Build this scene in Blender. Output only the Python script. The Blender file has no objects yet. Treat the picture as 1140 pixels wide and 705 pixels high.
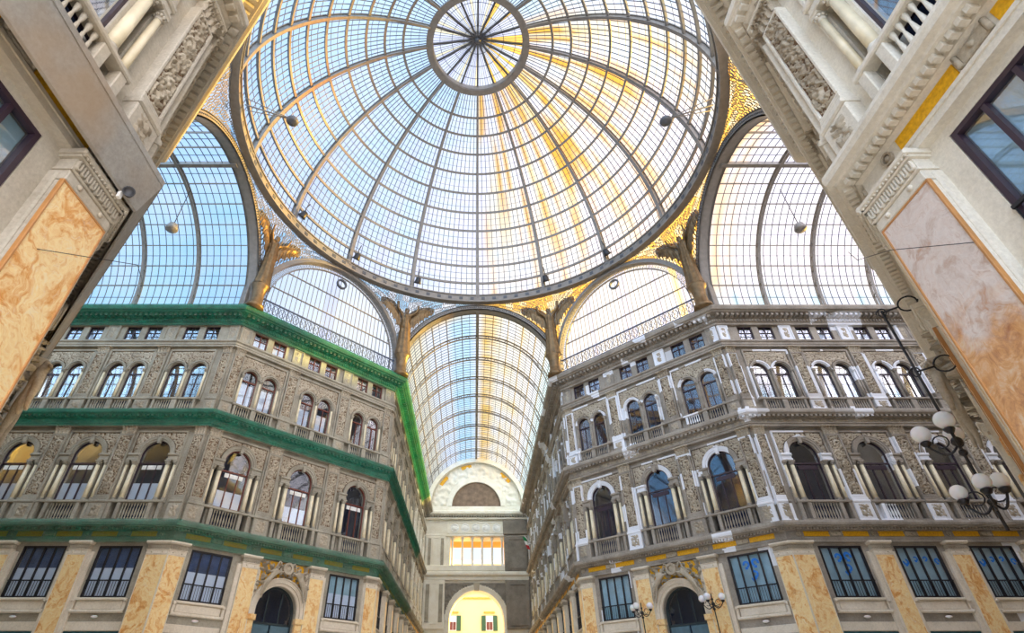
import bpy, math, random
from mathutils import Vector, Matrix, noise
from mathutils.geometry import tessellate_polygon
random.seed(7)
PI = math.pi
A, W, YF = 17.39, 7.5, 55.45          # octagon apothem, half width of the arms, far end wall
S2 = 2 ** .5
DIAG = (A - W) * S2
COL = bpy.context.scene.collection

# ---------------------------------------------------------------- materials
def newmat(name):
    m = bpy.data.materials.new(name); m.use_nodes = True
    nt = m.node_tree; nt.nodes.clear()
    out = nt.nodes.new('ShaderNodeOutputMaterial')
    return m, nt, out
def N(nt, t, **kw):
    n = nt.nodes.new(t)
    for k, v in kw.items():
        if k.startswith('i_'):
            n.inputs[k[2:].replace('_', ' ')].default_value = v
        else: setattr(n, k, v)
    return n
def rgb(c): return (c[0], c[1], c[2], 1)
def srgb(r, g, b):
    f = lambda v: ((v / 255 + .055) / 1.055) ** 2.4 if v > 10 else v / 255 / 12.92
    return (f(r), f(g), f(b))
def ramp(nt, fac, stops):
    r = nt.nodes.new('ShaderNodeValToRGB'); e = r.color_ramp.elements
    e[0].position, e[0].color = stops[0][0], rgb(stops[0][1])
    e[1].position, e[1].color = stops[-1][0], rgb(stops[-1][1])
    for p, c in stops[1:-1]:
        x = e.new(p); x.color = rgb(c)
    nt.links.new(fac, r.inputs[0]); return r.outputs[0]
def mix(nt, fac, a, b, mode='MIX'):
    n = nt.nodes.new('ShaderNodeMix'); n.data_type = 'RGBA'; n.blend_type = mode
    for i, v in ((0, fac), (6, a), (7, b)):
        if isinstance(v, (int, float)): n.inputs[i].default_value = v
        elif isinstance(v, tuple): n.inputs[i].default_value = rgb(v)
        else: nt.links.new(v, n.inputs[i])
    return n.outputs[2]
def coords(nt, scale=(1, 1, 1), world=False):
    if world:
        g = nt.nodes.new('ShaderNodeNewGeometry'); o = g.outputs['Position']
    else:
        g = nt.nodes.new('ShaderNodeTexCoord'); o = g.outputs['Object']
    m = nt.nodes.new('ShaderNodeMapping'); m.inputs['Scale'].default_value = scale
    nt.links.new(o, m.inputs[0]); return m.outputs[0]
def nz(nt, vec, scale, detail=4, rough=.55, dist=0.):
    n = N(nt, 'ShaderNodeTexNoise'); n.inputs['Scale'].default_value = scale
    n.inputs['Detail'].default_value = detail; n.inputs['Roughness'].default_value = rough
    n.inputs['Distortion'].default_value = dist
    nt.links.new(vec, n.inputs['Vector']); return n.outputs['Fac']
def princ(nt, out, col, rough=.6, metal=0., bump=None, bs=.3, bd=.02, spec=.5):
    b = N(nt, 'ShaderNodeBsdfPrincipled')
    if isinstance(col, tuple): b.inputs['Base Color'].default_value = rgb(col)
    else: nt.links.new(col, b.inputs['Base Color'])
    b.inputs['Roughness'].default_value = rough; b.inputs['Metallic'].default_value = metal
    b.inputs['Specular IOR Level'].default_value = spec
    if bump is not None:
        bn = N(nt, 'ShaderNodeBump'); bn.inputs['Strength'].default_value = bs; bn.inputs['Distance'].default_value = bd
        nt.links.new(bump, bn.inputs['Height']); nt.links.new(bn.outputs[0], b.inputs['Normal'])
    nt.links.new(b.outputs[0], out.inputs[0]); return b
def stone(name, light, dark, patch=0., warm=None, bs=.35):
    m, nt, out = newmat(name)
    v = coords(nt, world=True)
    a = nz(nt, v, .9, 6, .65); f = nz(nt, v, 14, 5, .7)
    c = ramp(nt, a, [(.3, dark), (.62, light)])
    c = mix(nt, .35, c, ramp(nt, f, [(.3, tuple(x * .72 for x in dark)), (.7, tuple(min(1, x * 1.1) for x in light))]))
    if warm:
        c = mix(nt, ramp(nt, nz(nt, v, .35, 3), [(.5, (0, 0, 0)), (.65, (.6, .6, .6))]), c, warm)
    if patch:
        g_ = nt.nodes.new('ShaderNodeNewGeometry'); rot = N(nt, 'ShaderNodeVectorRotate'); rot.inputs['Angle'].default_value = .4
        nt.links.new(g_.outputs['Position'], rot.inputs[0])
        sn = N(nt, 'ShaderNodeVectorMath', operation='SNAP'); sn.inputs[1].default_value = (1.15, 1.35, 1.05); nt.links.new(rot.outputs[0], sn.inputs[0])
        wn = N(nt, 'ShaderNodeTexWhiteNoise'); nt.links.new(sn.outputs[0], wn.inputs['Vector'])
        c = mix(nt, ramp(nt, wn.outputs['Value'], [(patch, (0, 0, 0)), (patch + .012, (1, 1, 1))]), c, (.86, .87, .9))
    princ(nt, out, c, .75, bump=f, bs=bs, bd=.03, spec=.25)
    return m
def plain(name, c, rough=.5, metal=0., var=.15, sc=3., bs=.1):
    m, nt, out = newmat(name); v = coords(nt, world=True)
    f = nz(nt, v, sc, 5)
    col = ramp(nt, f, [(.3, tuple(x * (1 - var) for x in c)), (.7, tuple(min(1, x * (1 + var)) for x in c))])
    princ(nt, out, col, rough, metal, bump=f, bs=bs, bd=.01); return m
def marble(name, base, vein, deep):
    m, nt, out = newmat(name); v = coords(nt, (1, 1, .8), world=True)
    warp = N(nt, 'ShaderNodeTexNoise'); warp.inputs['Scale'].default_value = .9; warp.inputs['Detail'].default_value = 4
    nt.links.new(v, warp.inputs['Vector'])
    add = N(nt, 'ShaderNodeVectorMath', operation='MULTIPLY_ADD'); add.inputs[1].default_value = (2.2, 2.2, 2.2)
    nt.links.new(warp.outputs['Color'], add.inputs[0]); nt.links.new(v, add.inputs[2])
    a = nz(nt, add.outputs[0], 1.5, 8, .7, 1.)
    c = ramp(nt, a, [(.32, deep), (.42, vein), (.5, base), (.58, tuple(min(1, x * 1.12) for x in base)), (.66, vein), (.75, base)])
    f = nz(nt, add.outputs[0], 5, 6, .7, 1.2)
    c = mix(nt, .35, c, ramp(nt, f, [(.35, vein), (.55, base), (.7, (.86, .82, .77))]))
    princ(nt, out, c, .3, spec=.4); return m
def marble2(name, base, vein, deep):
    m = marble(name, base, vein, deep); nt = m.node_tree
    b = [n for n in nt.nodes if n.type == 'BSDF_PRINCIPLED'][0]; src = b.inputs['Base Color'].links[0].from_socket
    g = N(nt, 'ShaderNodeNewGeometry'); sx = N(nt, 'ShaderNodeSeparateXYZ'); nt.links.new(g.outputs['Position'], sx.inputs[0])
    f = nz(nt, coords(nt, world=True), 1.3, 5, .6, 1.)
    ad = N(nt, 'ShaderNodeMath', operation='MULTIPLY_ADD'); ad.inputs[1].default_value = -3.2; nt.links.new(f, ad.inputs[0]); nt.links.new(sx.outputs[2], ad.inputs[2])
    mr = N(nt, 'ShaderNodeMapRange'); mr.inputs[1].default_value = 5.0; mr.inputs[2].default_value = 4.2; mr.inputs[3].default_value = 0; mr.inputs[4].default_value = .85; nt.links.new(ad.outputs[0], mr.inputs[0])
    f2 = nz(nt, coords(nt, world=True), 2.6, 7, .7, 2.)
    oc = ramp(nt, f2, [(.3, srgb(170, 96, 34)), (.5, srgb(222, 160, 90)), (.65, srgb(232, 205, 170))])
    c = mix(nt, mr.outputs[0], src, oc); nt.links.new(c, b.inputs['Base Color']); return m
def glassmat(name, tint, gloss=.06, grough=.03, diffuse=0., dcol=(.8, .8, .8)):
    m, nt, out = newmat(name)
    t = N(nt, 'ShaderNodeBsdfTransparent'); t.inputs[0].default_value = rgb(tint)
    g = N(nt, 'ShaderNodeBsdfGlossy'); g.inputs['Roughness'].default_value = grough; g.inputs[0].default_value = (1, 1, 1, 1)
    fr = N(nt, 'ShaderNodeLayerWeight'); fr.inputs[0].default_value = .35
    mm = N(nt, 'ShaderNodeMath', operation='MULTIPLY_ADD'); mm.inputs[1].default_value = .26; mm.inputs[2].default_value = gloss
    nt.links.new(fr.outputs['Fresnel'], mm.inputs[0])
    s = N(nt, 'ShaderNodeMixShader'); nt.links.new(mm.outputs[0], s.inputs[0])
    nt.links.new(t.outputs[0], s.inputs[1]); nt.links.new(g.outputs[0], s.inputs[2])
    o = s.outputs[0]
    if diffuse:
        d = N(nt, 'ShaderNodeBsdfDiffuse'); d.inputs[0].default_value = rgb(dcol)
        s2 = N(nt, 'ShaderNodeMixShader'); s2.inputs[0].default_value = diffuse
        nt.links.new(o, s2.inputs[1]); nt.links.new(d.outputs[0], s2.inputs[2]); o = s2.outputs[0]
    nt.links.new(o, out.inputs[0]); return m
def roofglass(name, tint, frac=.18):
    m, nt, out = newmat(name)
    v = coords(nt, world=True)
    f = nz(nt, v, .8, 4, .6)
    col = mix(nt, ramp(nt, f, [(.35, (0, 0, 0)), (.7, (1, 1, 1))]), tint, tuple(min(1, x * .93 + .05) for x in tint))
    t = N(nt, 'ShaderNodeBsdfTransparent'); nt.links.new(col, t.inputs[0])
    d = N(nt, 'ShaderNodeBsdfTranslucent'); nt.links.new(col, d.inputs[0])
    s = N(nt, 'ShaderNodeMixShader'); s.inputs[0].default_value = frac
    nt.links.new(t.outputs[0], s.inputs[1]); nt.links.new(d.outputs[0], s.inputs[2])
    nt.links.new(s.outputs[0], out.inputs[0]); return m
def netmat(name='green_mesh', op=.62):
    m, nt, out = newmat(name); v = coords(nt, world=True)
    f = nz(nt, v, 2.2, 4); c = ramp(nt, f, [(.3, srgb(0, 100, 82)), (.7, srgb(30, 158, 128))])
    d = N(nt, 'ShaderNodeBsdfDiffuse'); nt.links.new(c, d.inputs[0])
    tl = N(nt, 'ShaderNodeBsdfTranslucent'); nt.links.new(c, tl.inputs[0])
    s0 = N(nt, 'ShaderNodeMixShader'); s0.inputs[0].default_value = .3
    nt.links.new(d.outputs[0], s0.inputs[1]); nt.links.new(tl.outputs[0], s0.inputs[2])
    t = N(nt, 'ShaderNodeBsdfTransparent')
    s = N(nt, 'ShaderNodeMixShader'); s.inputs[0].default_value = op
    nt.links.new(t.outputs[0], s.inputs[1]); nt.links.new(s0.outputs[0], s.inputs[2])
    nt.links.new(s.outputs[0], out.inputs[0]); return m

M = {}
M['L'] = stone('grey_brown_stone', srgb(188, 180, 162), srgb(134, 127, 112))
M['R'] = stone('patched_stone', srgb(180, 170, 156), srgb(124, 116, 104), patch=.93)
M['Rp'] = stone('whitewashed_mouldings', srgb(180, 170, 156), srgb(124, 116, 104), patch=.5)
M['G'] = stone('ground_floor_stone', srgb(240, 228, 208), srgb(212, 198, 174))  # cream stone, raised further as painted fill for the dim ground floor
M['C'] = stone('cream_stone', srgb(250, 245, 232), srgb(232, 222, 200))
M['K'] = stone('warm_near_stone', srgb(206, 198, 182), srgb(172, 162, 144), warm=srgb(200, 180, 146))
M['Q'] = stone('cream_near_stone', srgb(240, 233, 218), srgb(216, 207, 188))  # paler copy of the near stone: brighter light on the right painted in
M['D'] = stone('dark_weathered_stone', srgb(156, 148, 136), srgb(116, 108, 98))
M['ground'] = plain('brown_relief_ground', srgb(116, 92, 68), .9, var=.2)
M['groundR'] = plain('umber_relief_ground', srgb(100, 84, 68), .9, var=.2)
M['carved'] = stone('carved_stone', srgb(206, 194, 172), srgb(146, 130, 108), bs=.6)
M['marble'] = marble('golden_marble', srgb(248, 218, 160), srgb(226, 152, 66), srgb(182, 92, 20))
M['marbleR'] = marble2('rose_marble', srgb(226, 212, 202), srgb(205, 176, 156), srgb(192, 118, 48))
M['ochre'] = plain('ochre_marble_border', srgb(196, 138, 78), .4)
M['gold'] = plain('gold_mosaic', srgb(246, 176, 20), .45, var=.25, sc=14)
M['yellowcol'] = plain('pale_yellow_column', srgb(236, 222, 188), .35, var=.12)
M['bluecurtain'] = plain('navy_curtain', srgb(62, 84, 122), .8, var=.4, sc=2.)  # dark room and reflections behind left panes, painted as a navy sheet
M['curtain'] = plain('pale_curtain', srgb(176, 206, 210), .8, var=.2, sc=1.2)  # curtains on the right; in near windows paints bright interior and reflection
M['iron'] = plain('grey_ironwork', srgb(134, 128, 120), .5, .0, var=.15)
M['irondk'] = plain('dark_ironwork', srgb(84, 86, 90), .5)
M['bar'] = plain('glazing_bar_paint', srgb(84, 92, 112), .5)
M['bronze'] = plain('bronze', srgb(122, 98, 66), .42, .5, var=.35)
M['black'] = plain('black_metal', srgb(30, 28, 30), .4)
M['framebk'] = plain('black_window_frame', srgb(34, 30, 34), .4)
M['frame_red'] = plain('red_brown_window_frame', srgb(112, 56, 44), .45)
M['frame_dk'] = plain('dark_purple_window_frame', srgb(56, 40, 52), .4)
M['pane'] = glassmat('window_glass', (.93, .96, 1.), .05)
M['blind'] = plain('white_blind', srgb(235, 240, 245), .8, var=.04)
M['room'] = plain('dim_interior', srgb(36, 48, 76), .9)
M['teal'] = plain('teal_shopfront', srgb(60, 118, 130), .4)
M['doorteal'] = plain('dusky_teal_door', srgb(84, 112, 124), .5)
M['doorfr'] = plain('dark_door_frame', srgb(44, 56, 60), .5)
M['globe'] = None
M['board'] = stone('grey_board', srgb(172, 168, 160), srgb(138, 134, 127), warm=srgb(170, 142, 108), bs=.15)
M['net'] = netmat(); M['netthin'] = netmat('thin_green_mesh', .46)
def tinted():  # roof panes whose warm and blue light comes from a painted vertex colour
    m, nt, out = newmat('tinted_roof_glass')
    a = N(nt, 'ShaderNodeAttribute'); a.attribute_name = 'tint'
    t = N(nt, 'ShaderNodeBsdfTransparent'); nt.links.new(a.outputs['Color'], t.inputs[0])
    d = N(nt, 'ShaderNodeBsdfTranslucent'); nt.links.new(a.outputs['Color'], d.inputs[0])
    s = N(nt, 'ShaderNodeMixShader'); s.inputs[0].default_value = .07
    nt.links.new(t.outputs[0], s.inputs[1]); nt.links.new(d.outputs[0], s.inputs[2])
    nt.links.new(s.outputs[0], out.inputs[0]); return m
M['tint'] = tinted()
M['g_clear'] = roofglass('clear_roof_glass', (.97, .98, 1.0), .03)
M['g_blue'] = roofglass('blue_roof_glass', (.55, .80, .98), .12)  # blue, amber, straw and lavender panes paint the colour of the light
M['g_amber'] = roofglass('amber_roof_glass', (1.0, .62, .12), .3)
M['g_straw'] = roofglass('straw_roof_glass', (1.0, .86, .55), .25)
M['g_lav'] = roofglass('lavender_roof_glass', (.88, .87, 1.0), .03)
M['plaster'] = plain('yellow_plaster', srgb(250, 220, 148), .8, var=.06, sc=.5)
M['mural'] = plain('brown_mural', srgb(128, 108, 90), .8, var=.35, sc=1.5)
M['shutter'] = plain('green_shutter', srgb(48, 84, 50), .6)
M['white'] = plain('white_paint', srgb(240, 238, 232), .6)
M['red'] = plain('red_cloth', srgb(190, 40, 40), .8)
M['green'] = plain('green_cloth', srgb(20, 130, 70), .8)
M['bluepaint'] = plain('blue_sticker', srgb(40, 130, 225), .5)
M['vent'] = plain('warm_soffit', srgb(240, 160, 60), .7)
def _globe():
    m, nt, out = newmat('milk_glass_globe')
    b = princ(nt, out, (.9, .88, .87), .18)
    b.inputs['Subsurface Weight'].default_value = .3
    return m
M['globe'] = _globe()
def _floor():
    m, nt, out = newmat('marble_floor'); v = coords(nt, world=True)
    c = N(nt, 'ShaderNodeTexChecker'); c.inputs['Scale'].default_value = .5
    c.inputs[1].default_value = rgb(srgb(246, 240, 230)); c.inputs[2].default_value = rgb(srgb(232, 214, 186))
    nt.links.new(v, c.inputs[0]); princ(nt, out, c.outputs[0], .35); return m
M['floor'] = _floor()

# ---------------------------------------------------------------- mesh builder
class MB:
    def __init__(s): s.v = []; s.f = []; s.m = []; s.sm = []; s.c = []
    def add(s, vs, fs, mat=None, smooth=False):
        o = len(s.v); s.v += [tuple(p) for p in vs]
        for f in fs: s.f.append([i + o for i in f]); s.m.append(mat); s.sm.append(smooth)
        return s
    def box(s, x0, x1, y0, y1, z0, z1, mat=None):
        vs = [(x, y, z) for z in (z0, z1) for y in (y0, y1) for x in (x0, x1)]
        return s.add(vs, [(0, 2, 3, 1), (4, 5, 7, 6), (0, 1, 5, 4), (2, 6, 7, 3), (0, 4, 6, 2), (1, 3, 7, 5)], mat)
    def bbox(s, x0, x1, y0, y1, z0, z1, c=.03, mat=None):     # box whose outer (y1) edges are chamfered
        vs = [(x0, y0, z0), (x1, y0, z0), (x1, y0, z1), (x0, y0, z1),
              (x0, y1 - c, z0), (x1, y1 - c, z0), (x1, y1 - c, z1), (x0, y1 - c, z1),
              (x0 + c, y1, z0 + c), (x1 - c, y1, z0 + c), (x1 - c, y1, z1 - c), (x0 + c, y1, z1 - c)]
        fs = [(0, 1, 2, 3), (8, 11, 10, 9)]
        for i in range(4):
            j = (i + 1) % 4; fs += [(i, i + 4, j + 4, j), (i + 4, i + 8, j + 8, j + 4)]
        return s.add(vs, fs, mat)
    def frame(s, x0, x1, z0, z1, w, y0, y1, mat=None, c=.0):
        for a in ((x0, x1, z1 - w, z1), (x0, x1, z0, z0 + w), (x0, x0 + w, z0 + w, z1 - w), (x1 - w, x1, z0 + w, z1 - w)):
            if c: s.bbox(a[0], a[1], y0, y1, a[2], a[3], c, mat)
            else: s.box(a[0], a[1], y0, y1, a[2], a[3], mat)
        return s
    def ext(s, outer, y0, y1, holes=(), mat=None, back=True):
        loops = [outer] + list(holes)
        tri = tessellate_polygon([[Vector((p[0], p[1], 0)) for p in l] for l in loops])
        flat = [p for l in loops for p in l]; n = len(flat)
        vs = [(p[0], y1, p[1]) for p in flat] + [(p[0], y0, p[1]) for p in flat]
        fs = [tuple(t) for t in tri]
        if back: fs += [tuple(i + n for i in reversed(t)) for t in tri]
        o = 0
        for l in loops:
            k = len(l)
            for i in range(k):
                j = (i + 1) % k; fs.append((o + i, o + j, o + j + n, o + i + n))
            o += k
        return s.add(vs, fs, mat)
    def ring(s, cx, cz, r0, r1, y0, y1, a0=0., a1=PI, n=24, mat=None, leg=0.):
        pts = []
        for i in range(n + 1):
            a = a0 + (a1 - a0) * i / n; c, d = math.cos(a), math.sin(a)
            pts.append(((cx + r0 * c, cz + r0 * d), (cx + r1 * c, cz + r1 * d)))
        if leg:
            pts = [((cx + r0, cz - leg), (cx + r1, cz - leg))] + pts + [((cx - r0, cz - leg), (cx - r1, cz - leg))]
        vs = []
        for p, q in pts: vs += [(p[0], y0, p[1]), (p[0], y1, p[1]), (q[0], y1, q[1]), (q[0], y0, q[1])]
        fs = []
        for i in range(len(pts) - 1):
            a, b = i * 4, i * 4 + 4
            for k in range(4): fs.append((a + k, a + (k + 1) % 4, b + (k + 1) % 4, b + k))
        fs += [(0, 1, 2, 3), (len(vs) - 1, len(vs) - 2, len(vs) - 3, len(vs) - 4)]
        return s.add(vs, fs, mat)
    def lathe(s, prof, cx, cy, n=12, mat=None, smooth=True, a0=0., a1=2 * PI, ax=None):
        full = abs(a1 - a0 - 2 * PI) < 1e-6; m = n if full else n + 1
        vs = []
        for r, z in prof:
            for i in range(m):
                a = a0 + (a1 - a0) * i / n
                p = (r * math.cos(a), r * math.sin(a), z)
                if ax is not None: p = ax @ Vector(p)
                vs.append((p[0] + cx, p[1] + cy, p[2]))
        fs = []
        for k in range(len(prof) - 1):
            for i in range(n):
                j = (i + 1) % m; fs.append((k * m + i, k * m + j, (k + 1) * m + j, (k + 1) * m + i))
        if full:
            fs.append(tuple(range(m))[::-1]); fs.append(tuple(range((len(prof) - 1) * m, len(prof) * m)))
        return s.add(vs, fs, mat, smooth)
    def tube(s, pts, r, n=6, mat=None, smooth=True, closed=False):
        pts = [Vector(p) for p in pts]; k = len(pts); vs = []
        rr = r if hasattr(r, '__len__') else [r] * k
        up = None
        for i, p in enumerate(pts):
            if closed: d = pts[(i + 1) % k] - pts[i - 1]
            else: d = pts[min(i + 1, k - 1)] - pts[max(i - 1, 0)]
            d.normalize()
            if up is None: up = Vector((0, 0, 1)) if abs(d.z) < .9 else Vector((1, 0, 0))
            x = d.cross(up)
            if x.length < 1e-4: x = d.cross(Vector((1, 0, .3)))
            x.normalize(); y = x.cross(d); up = y.copy() if not closed else up
            for j in range(n):
                a = 2 * PI * (j + .5) / n; vs.append(p + (x * math.cos(a) + y * math.sin(a)) * rr[i])
        fs = []
        for i in range(k if closed else k - 1):
            for j in range(n):
                a, b = i * n, ((i + 1) % k) * n; fs.append((a + j, a + (j + 1) % n, b + (j + 1) % n, b + j))
        if not closed: fs += [tuple(range(n))[::-1], tuple(range((k - 1) * n, k * n))]
        return s.add(vs, fs, mat, smooth)
    def bar(s, p, q, w, h, up=(0, 0, 1), mat=None):          # rectangular bar p->q, w across, h along 'up'
        p, q = Vector(p), Vector(q); d = (q - p).normalized(); u = Vector(up)
        x = d.cross(u).normalized(); y = x.cross(d)
        vs = [e + x * (a * w / 2) + y * (b * h / 2) for e in (p, q) for a, b in ((-1, -1), (1, -1), (1, 1), (-1, 1))]
        return s.add(vs, [(3, 2, 1, 0), (4, 5, 6, 7)] + [(i, (i + 1) % 4, 4 + (i + 1) % 4, 4 + i) for i in range(4)], mat)
    def sphere(s, c, r, n=10, mat=None, sc=(1, 1, 1)):
        vs = []; fs = []
        for i in range(n + 1):
            t = PI * i / n
            for j in range(2 * n):
                p = PI * j / n; vs.append((c[0] + r * sc[0] * math.sin(t) * math.cos(p), c[1] + r * sc[1] * math.sin(t) * math.sin(p), c[2] + r * sc[2] * math.cos(t)))
        for i in range(n):
            for j in range(2 * n):
                k = (j + 1) % (2 * n); fs.append((i * 2 * n + j, (i + 1) * 2 * n + j, (i + 1) * 2 * n + k, i * 2 * n + k))
        return s.add(vs, fs, mat, True)
    def leaf(s, base, w, h, out, curl=.5, mat=None, n=6):     # acanthus leaf growing up from base and curling outwards (+y)
        bx, by, bz = base; vs = []
        for i in range(n + 1):
            t = i / n
            ww = w * .5 * (math.sin(PI * min(1, t * .85 + .12)) ** .6) * (1 + .16 * math.cos(t * 18))
            y = by + out * (t ** 2.2); z = bz + h * (math.sin(t * PI * .62) / math.sin(PI * .62) if t < .8 else 1.03 - curl * (t - .8))
            vs += [(bx - ww, y, z), (bx, y + .28 * w, z + .01), (bx + ww, y, z)]
        fs = []
        for i in range(n):
            a = i * 3; fs += [(a, a + 1, a + 4, a + 3), (a + 1, a + 2, a + 5, a + 4)]
        k = len(vs)
        vs += [(p[0], p[1] - .04, p[2] - .01) for p in vs]
        fs += [tuple(i + k for i in reversed(f)) for f in fs]
        return s.add(vs, fs, mat)
    def relief(s, x0, x1, z0, z1, y, amp, fn, step=.045, mat=None, keep=None):
        nx = max(4, int((x1 - x0) / step)); nz_ = max(4, int((z1 - z0) / step)); vs = []; fs = []
        for k in range(nz_ + 1):
            for i in range(nx + 1):
                x = x0 + (x1 - x0) * i / nx; z = z0 + (z1 - z0) * k / nz_
                e = min((x - x0), (x1 - x), (z - z0), (z1 - z)) / .05
                vs.append((x, y + amp * (fn(x, z) * min(1, e) - .3), z))
        for k in range(nz_):
            for i in range(nx):
                if keep and not keep(x0 + (x1 - x0) * (i + .5) / nx, z0 + (z1 - z0) * (k + .5) / nz_): continue
                a = k * (nx + 1) + i; fs.append((a, a + 1, a + nx + 2, a + nx + 1))
        return s.add(vs, fs, mat, True)
    def merge(s, o, mat=None):
        k = len(s.v); s.v += o.v
        s.f += [[i + k for i in f] for f in o.f]; s.m += [x or mat for x in o.m]; s.sm += o.sm
        return s
    def mesh(s, name, mat):
        me = bpy.data.meshes.new(name); me.from_pydata(s.v, [], s.f)
        ms = []; idx = []
        for x in s.m:
            x = x or mat
            if x not in ms: ms.append(x)
            idx.append(ms.index(x))
        for x in ms: me.materials.append(M[x])
        me.polygons.foreach_set('material_index', idx); me.polygons.foreach_set('use_smooth', s.sm)
        if s.c:
            at = me.color_attributes.new('tint', 'FLOAT_COLOR', 'POINT')
            at.data.foreach_set('color', [x for c in s.c for x in (c[0], c[1], c[2], 1.)])
        me.update(); return me
    def build(s, name, mat, parent=None):
        o = bpy.data.objects.new(name, s.mesh(name, mat)); COL.objects.link(o)
        if parent: o.parent = parent
        return o

def tag(o, label, cat, group=None, kind=None):
    o['label'] = label
    if cat: o['category'] = cat
    if group: o['group'] = group
    if kind: o['kind'] = kind
    return o
def empty(name):
    o = bpy.data.objects.new(name, None); COL.objects.link(o); o.empty_display_size = .2; return o
def copy_tree(o, parent=None):
    c = o.copy(); COL.objects.link(c)
    if parent: c.parent = parent
    for ch in KIDS.get(o.name, ()): copy_tree_child(ch, c)
    return c
KIDS = {}
def copy_tree_child(o, parent):
    c = o.copy(); COL.objects.link(c); c.parent = parent
    for ch in KIDS.get(o.name, ()): copy_tree_child(ch, c)
def lerp3(a, b, t): return tuple(a[i] + (b[i] - a[i]) * t for i in range(3))
def clamp(x, a=0., b=1.): return max(a, min(b, x))
def sstep(a, b, x): t = clamp((x - a) / (b - a)); return t * t * (3 - 2 * t)
CLR, CYAN, LAV, AMB, STR = (.95, .97, 1.), (.55, .83, .98), (.88, .87, 1.), (1., .60, .10), (1., .87, .58)  # pane colours that carry sky blue and warm light
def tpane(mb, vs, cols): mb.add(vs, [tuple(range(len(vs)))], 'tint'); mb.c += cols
class Kit:
    """a thing and its parts: parts = [(name, MB, mat, [sub parts])]"""
    def __init__(s, name): s.name = name; s.parts = []; s.first = {}; 
    def part(s, name, mb, mat, subs=(), label=None): s.parts.append((name, mb, mat, subs, label)); return s
    def place(s, mw, label, cat, group, joined=False):
        key = joined
        if key not in s.first:
            if joined:
                b = MB()
                def rec(p):
                    b.merge(p[1], p[2])
                    for q in p[3]: rec(q)
                for p in s.parts: rec(p)
                r = b.build(s.name, s.parts[0][2])
            else:
                r = empty(s.name)
                def rec2(p, par):
                    o = p[1].build(p[0], p[2], par)
                    if len(p) > 4 and p[4]: o['label'] = p[4]
                    KIDS.setdefault(par.name, []).append(o)
                    for q in p[3]: rec2(q, o)
                for p in s.parts: rec2(p, r)
            s.first[key] = r
            o = r
        else: o = copy_tree(s.first[key])
        o.matrix_world = mw
        tag(o, label, cat, group, 'thing'); return o

# ---------------------------------------------------------------- facades
class Fac:
    def __init__(s, key, p0, u, n, L, bays, bw, pal, phrase):
        s.key, s.p0, s.u, s.n, s.L, s.bays, s.bw, s.pal, s.phrase = key, Vector(p0), Vector(u), Vector(n), L, bays, bw, pal, phrase
    def mw(s, pos, z=0., d=0.):
        rz = math.atan2(-s.n.x, s.n.y); p = s.p0 + s.u * pos + s.n * d
        return Matrix.Translation((p.x, p.y, z)) @ Matrix.Rotation(rz, 4, 'Z')
k = 1 / S2
def armbays(n): return [2.8 + 4.25 * i for i in range(n)]
NB = 9
NB_BW = (YF - A - 1.3) / NB
FACS = [
 Fac('FL', (-A, W), (-1, 0), (0, -1), 24, armbays(5), 4.25, 'L', 'left arm wall'),
 Fac('DL', (-W, A), (-k, -k), (k, -k), DIAG, [2.4, 6.995, 11.59], 4.6, 'L', 'left angled wall'),
 Fac('NL', (-W, A), (0, 1), (1, 0), YF - A, [1.0 + NB_BW * (i + .5) for i in range(NB)], NB_BW, 'L', 'far left nave wall'),
 Fac('FR', (A, W), (1, 0), (0, -1), 24, armbays(5), 4.25, 'R', 'right arm wall'),
 Fac('DR', (W, A), (k, -k), (-k, -k), DIAG, [2.4, 6.995, 11.59], 4.6, 'R', 'right angled wall'),
 Fac('NR', (W, A), (0, 1), (-1, 0), YF - A, [1.0 + NB_BW * (i + .5) for i in range(NB)], NB_BW, 'R', 'far right nave wall'),
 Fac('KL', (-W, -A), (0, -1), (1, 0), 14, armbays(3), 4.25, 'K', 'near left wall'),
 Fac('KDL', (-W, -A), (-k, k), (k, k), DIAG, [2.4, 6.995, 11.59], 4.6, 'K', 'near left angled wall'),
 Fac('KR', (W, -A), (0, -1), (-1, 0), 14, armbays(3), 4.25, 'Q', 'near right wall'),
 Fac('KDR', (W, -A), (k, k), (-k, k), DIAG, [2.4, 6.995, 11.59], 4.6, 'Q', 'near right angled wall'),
]
F = {f.key: f for f in FACS}
ORD = ['nearest the corner', 'second from the corner', 'third from the corner', 'fourth from the corner', 'fifth from the corner',
       'sixth from the corner', 'seventh from the corner', 'eighth from the corner', 'ninth from the corner']

def arcpts(cx, cz, r, n=16, a0=0., a1=PI): return [(cx + r * math.cos(a0 + (a1 - a0) * i / n), cz + r * math.sin(a0 + (a1 - a0) * i / n)) for i in range(n + 1)]
def archhole(cx, hw, z0, spring, n=14): return arcpts(cx, spring, hw, n) + [(cx - hw, z0), (cx + hw, z0)]
def recthole(x0, x1, z0, z1): return [(x0, z0), (x1, z0), (x1, z1), (x0, z1)]
FS, FTOP = 14.66, .88          # first floor arch spring, radius
def holes(kind, c):
    if kind == 'portal': h = [archhole(c, 1.36, 0.05, 6.7)]
    else: h = [recthole(c - 1.22, c + 1.22, 6.65, 9.28), recthole(c - 1.5, c + 1.5, .05, 5.5)]
    h += [archhole(c, .88, 10.75, FS)] + [recthole(c + s * 1.27 - .12, c + s * 1.27 + .12, 10.75, 14.15) for s in (-1, 1)]
    h += [archhole(c + s * .74, .53, 17.75, 20.8) for s in (-1, 1)]
    h += [recthole(c + s * .76 - .53, c + s * .76 + .53, 23.25, 24.5) for s in (-1, 1)]
    return h
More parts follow.
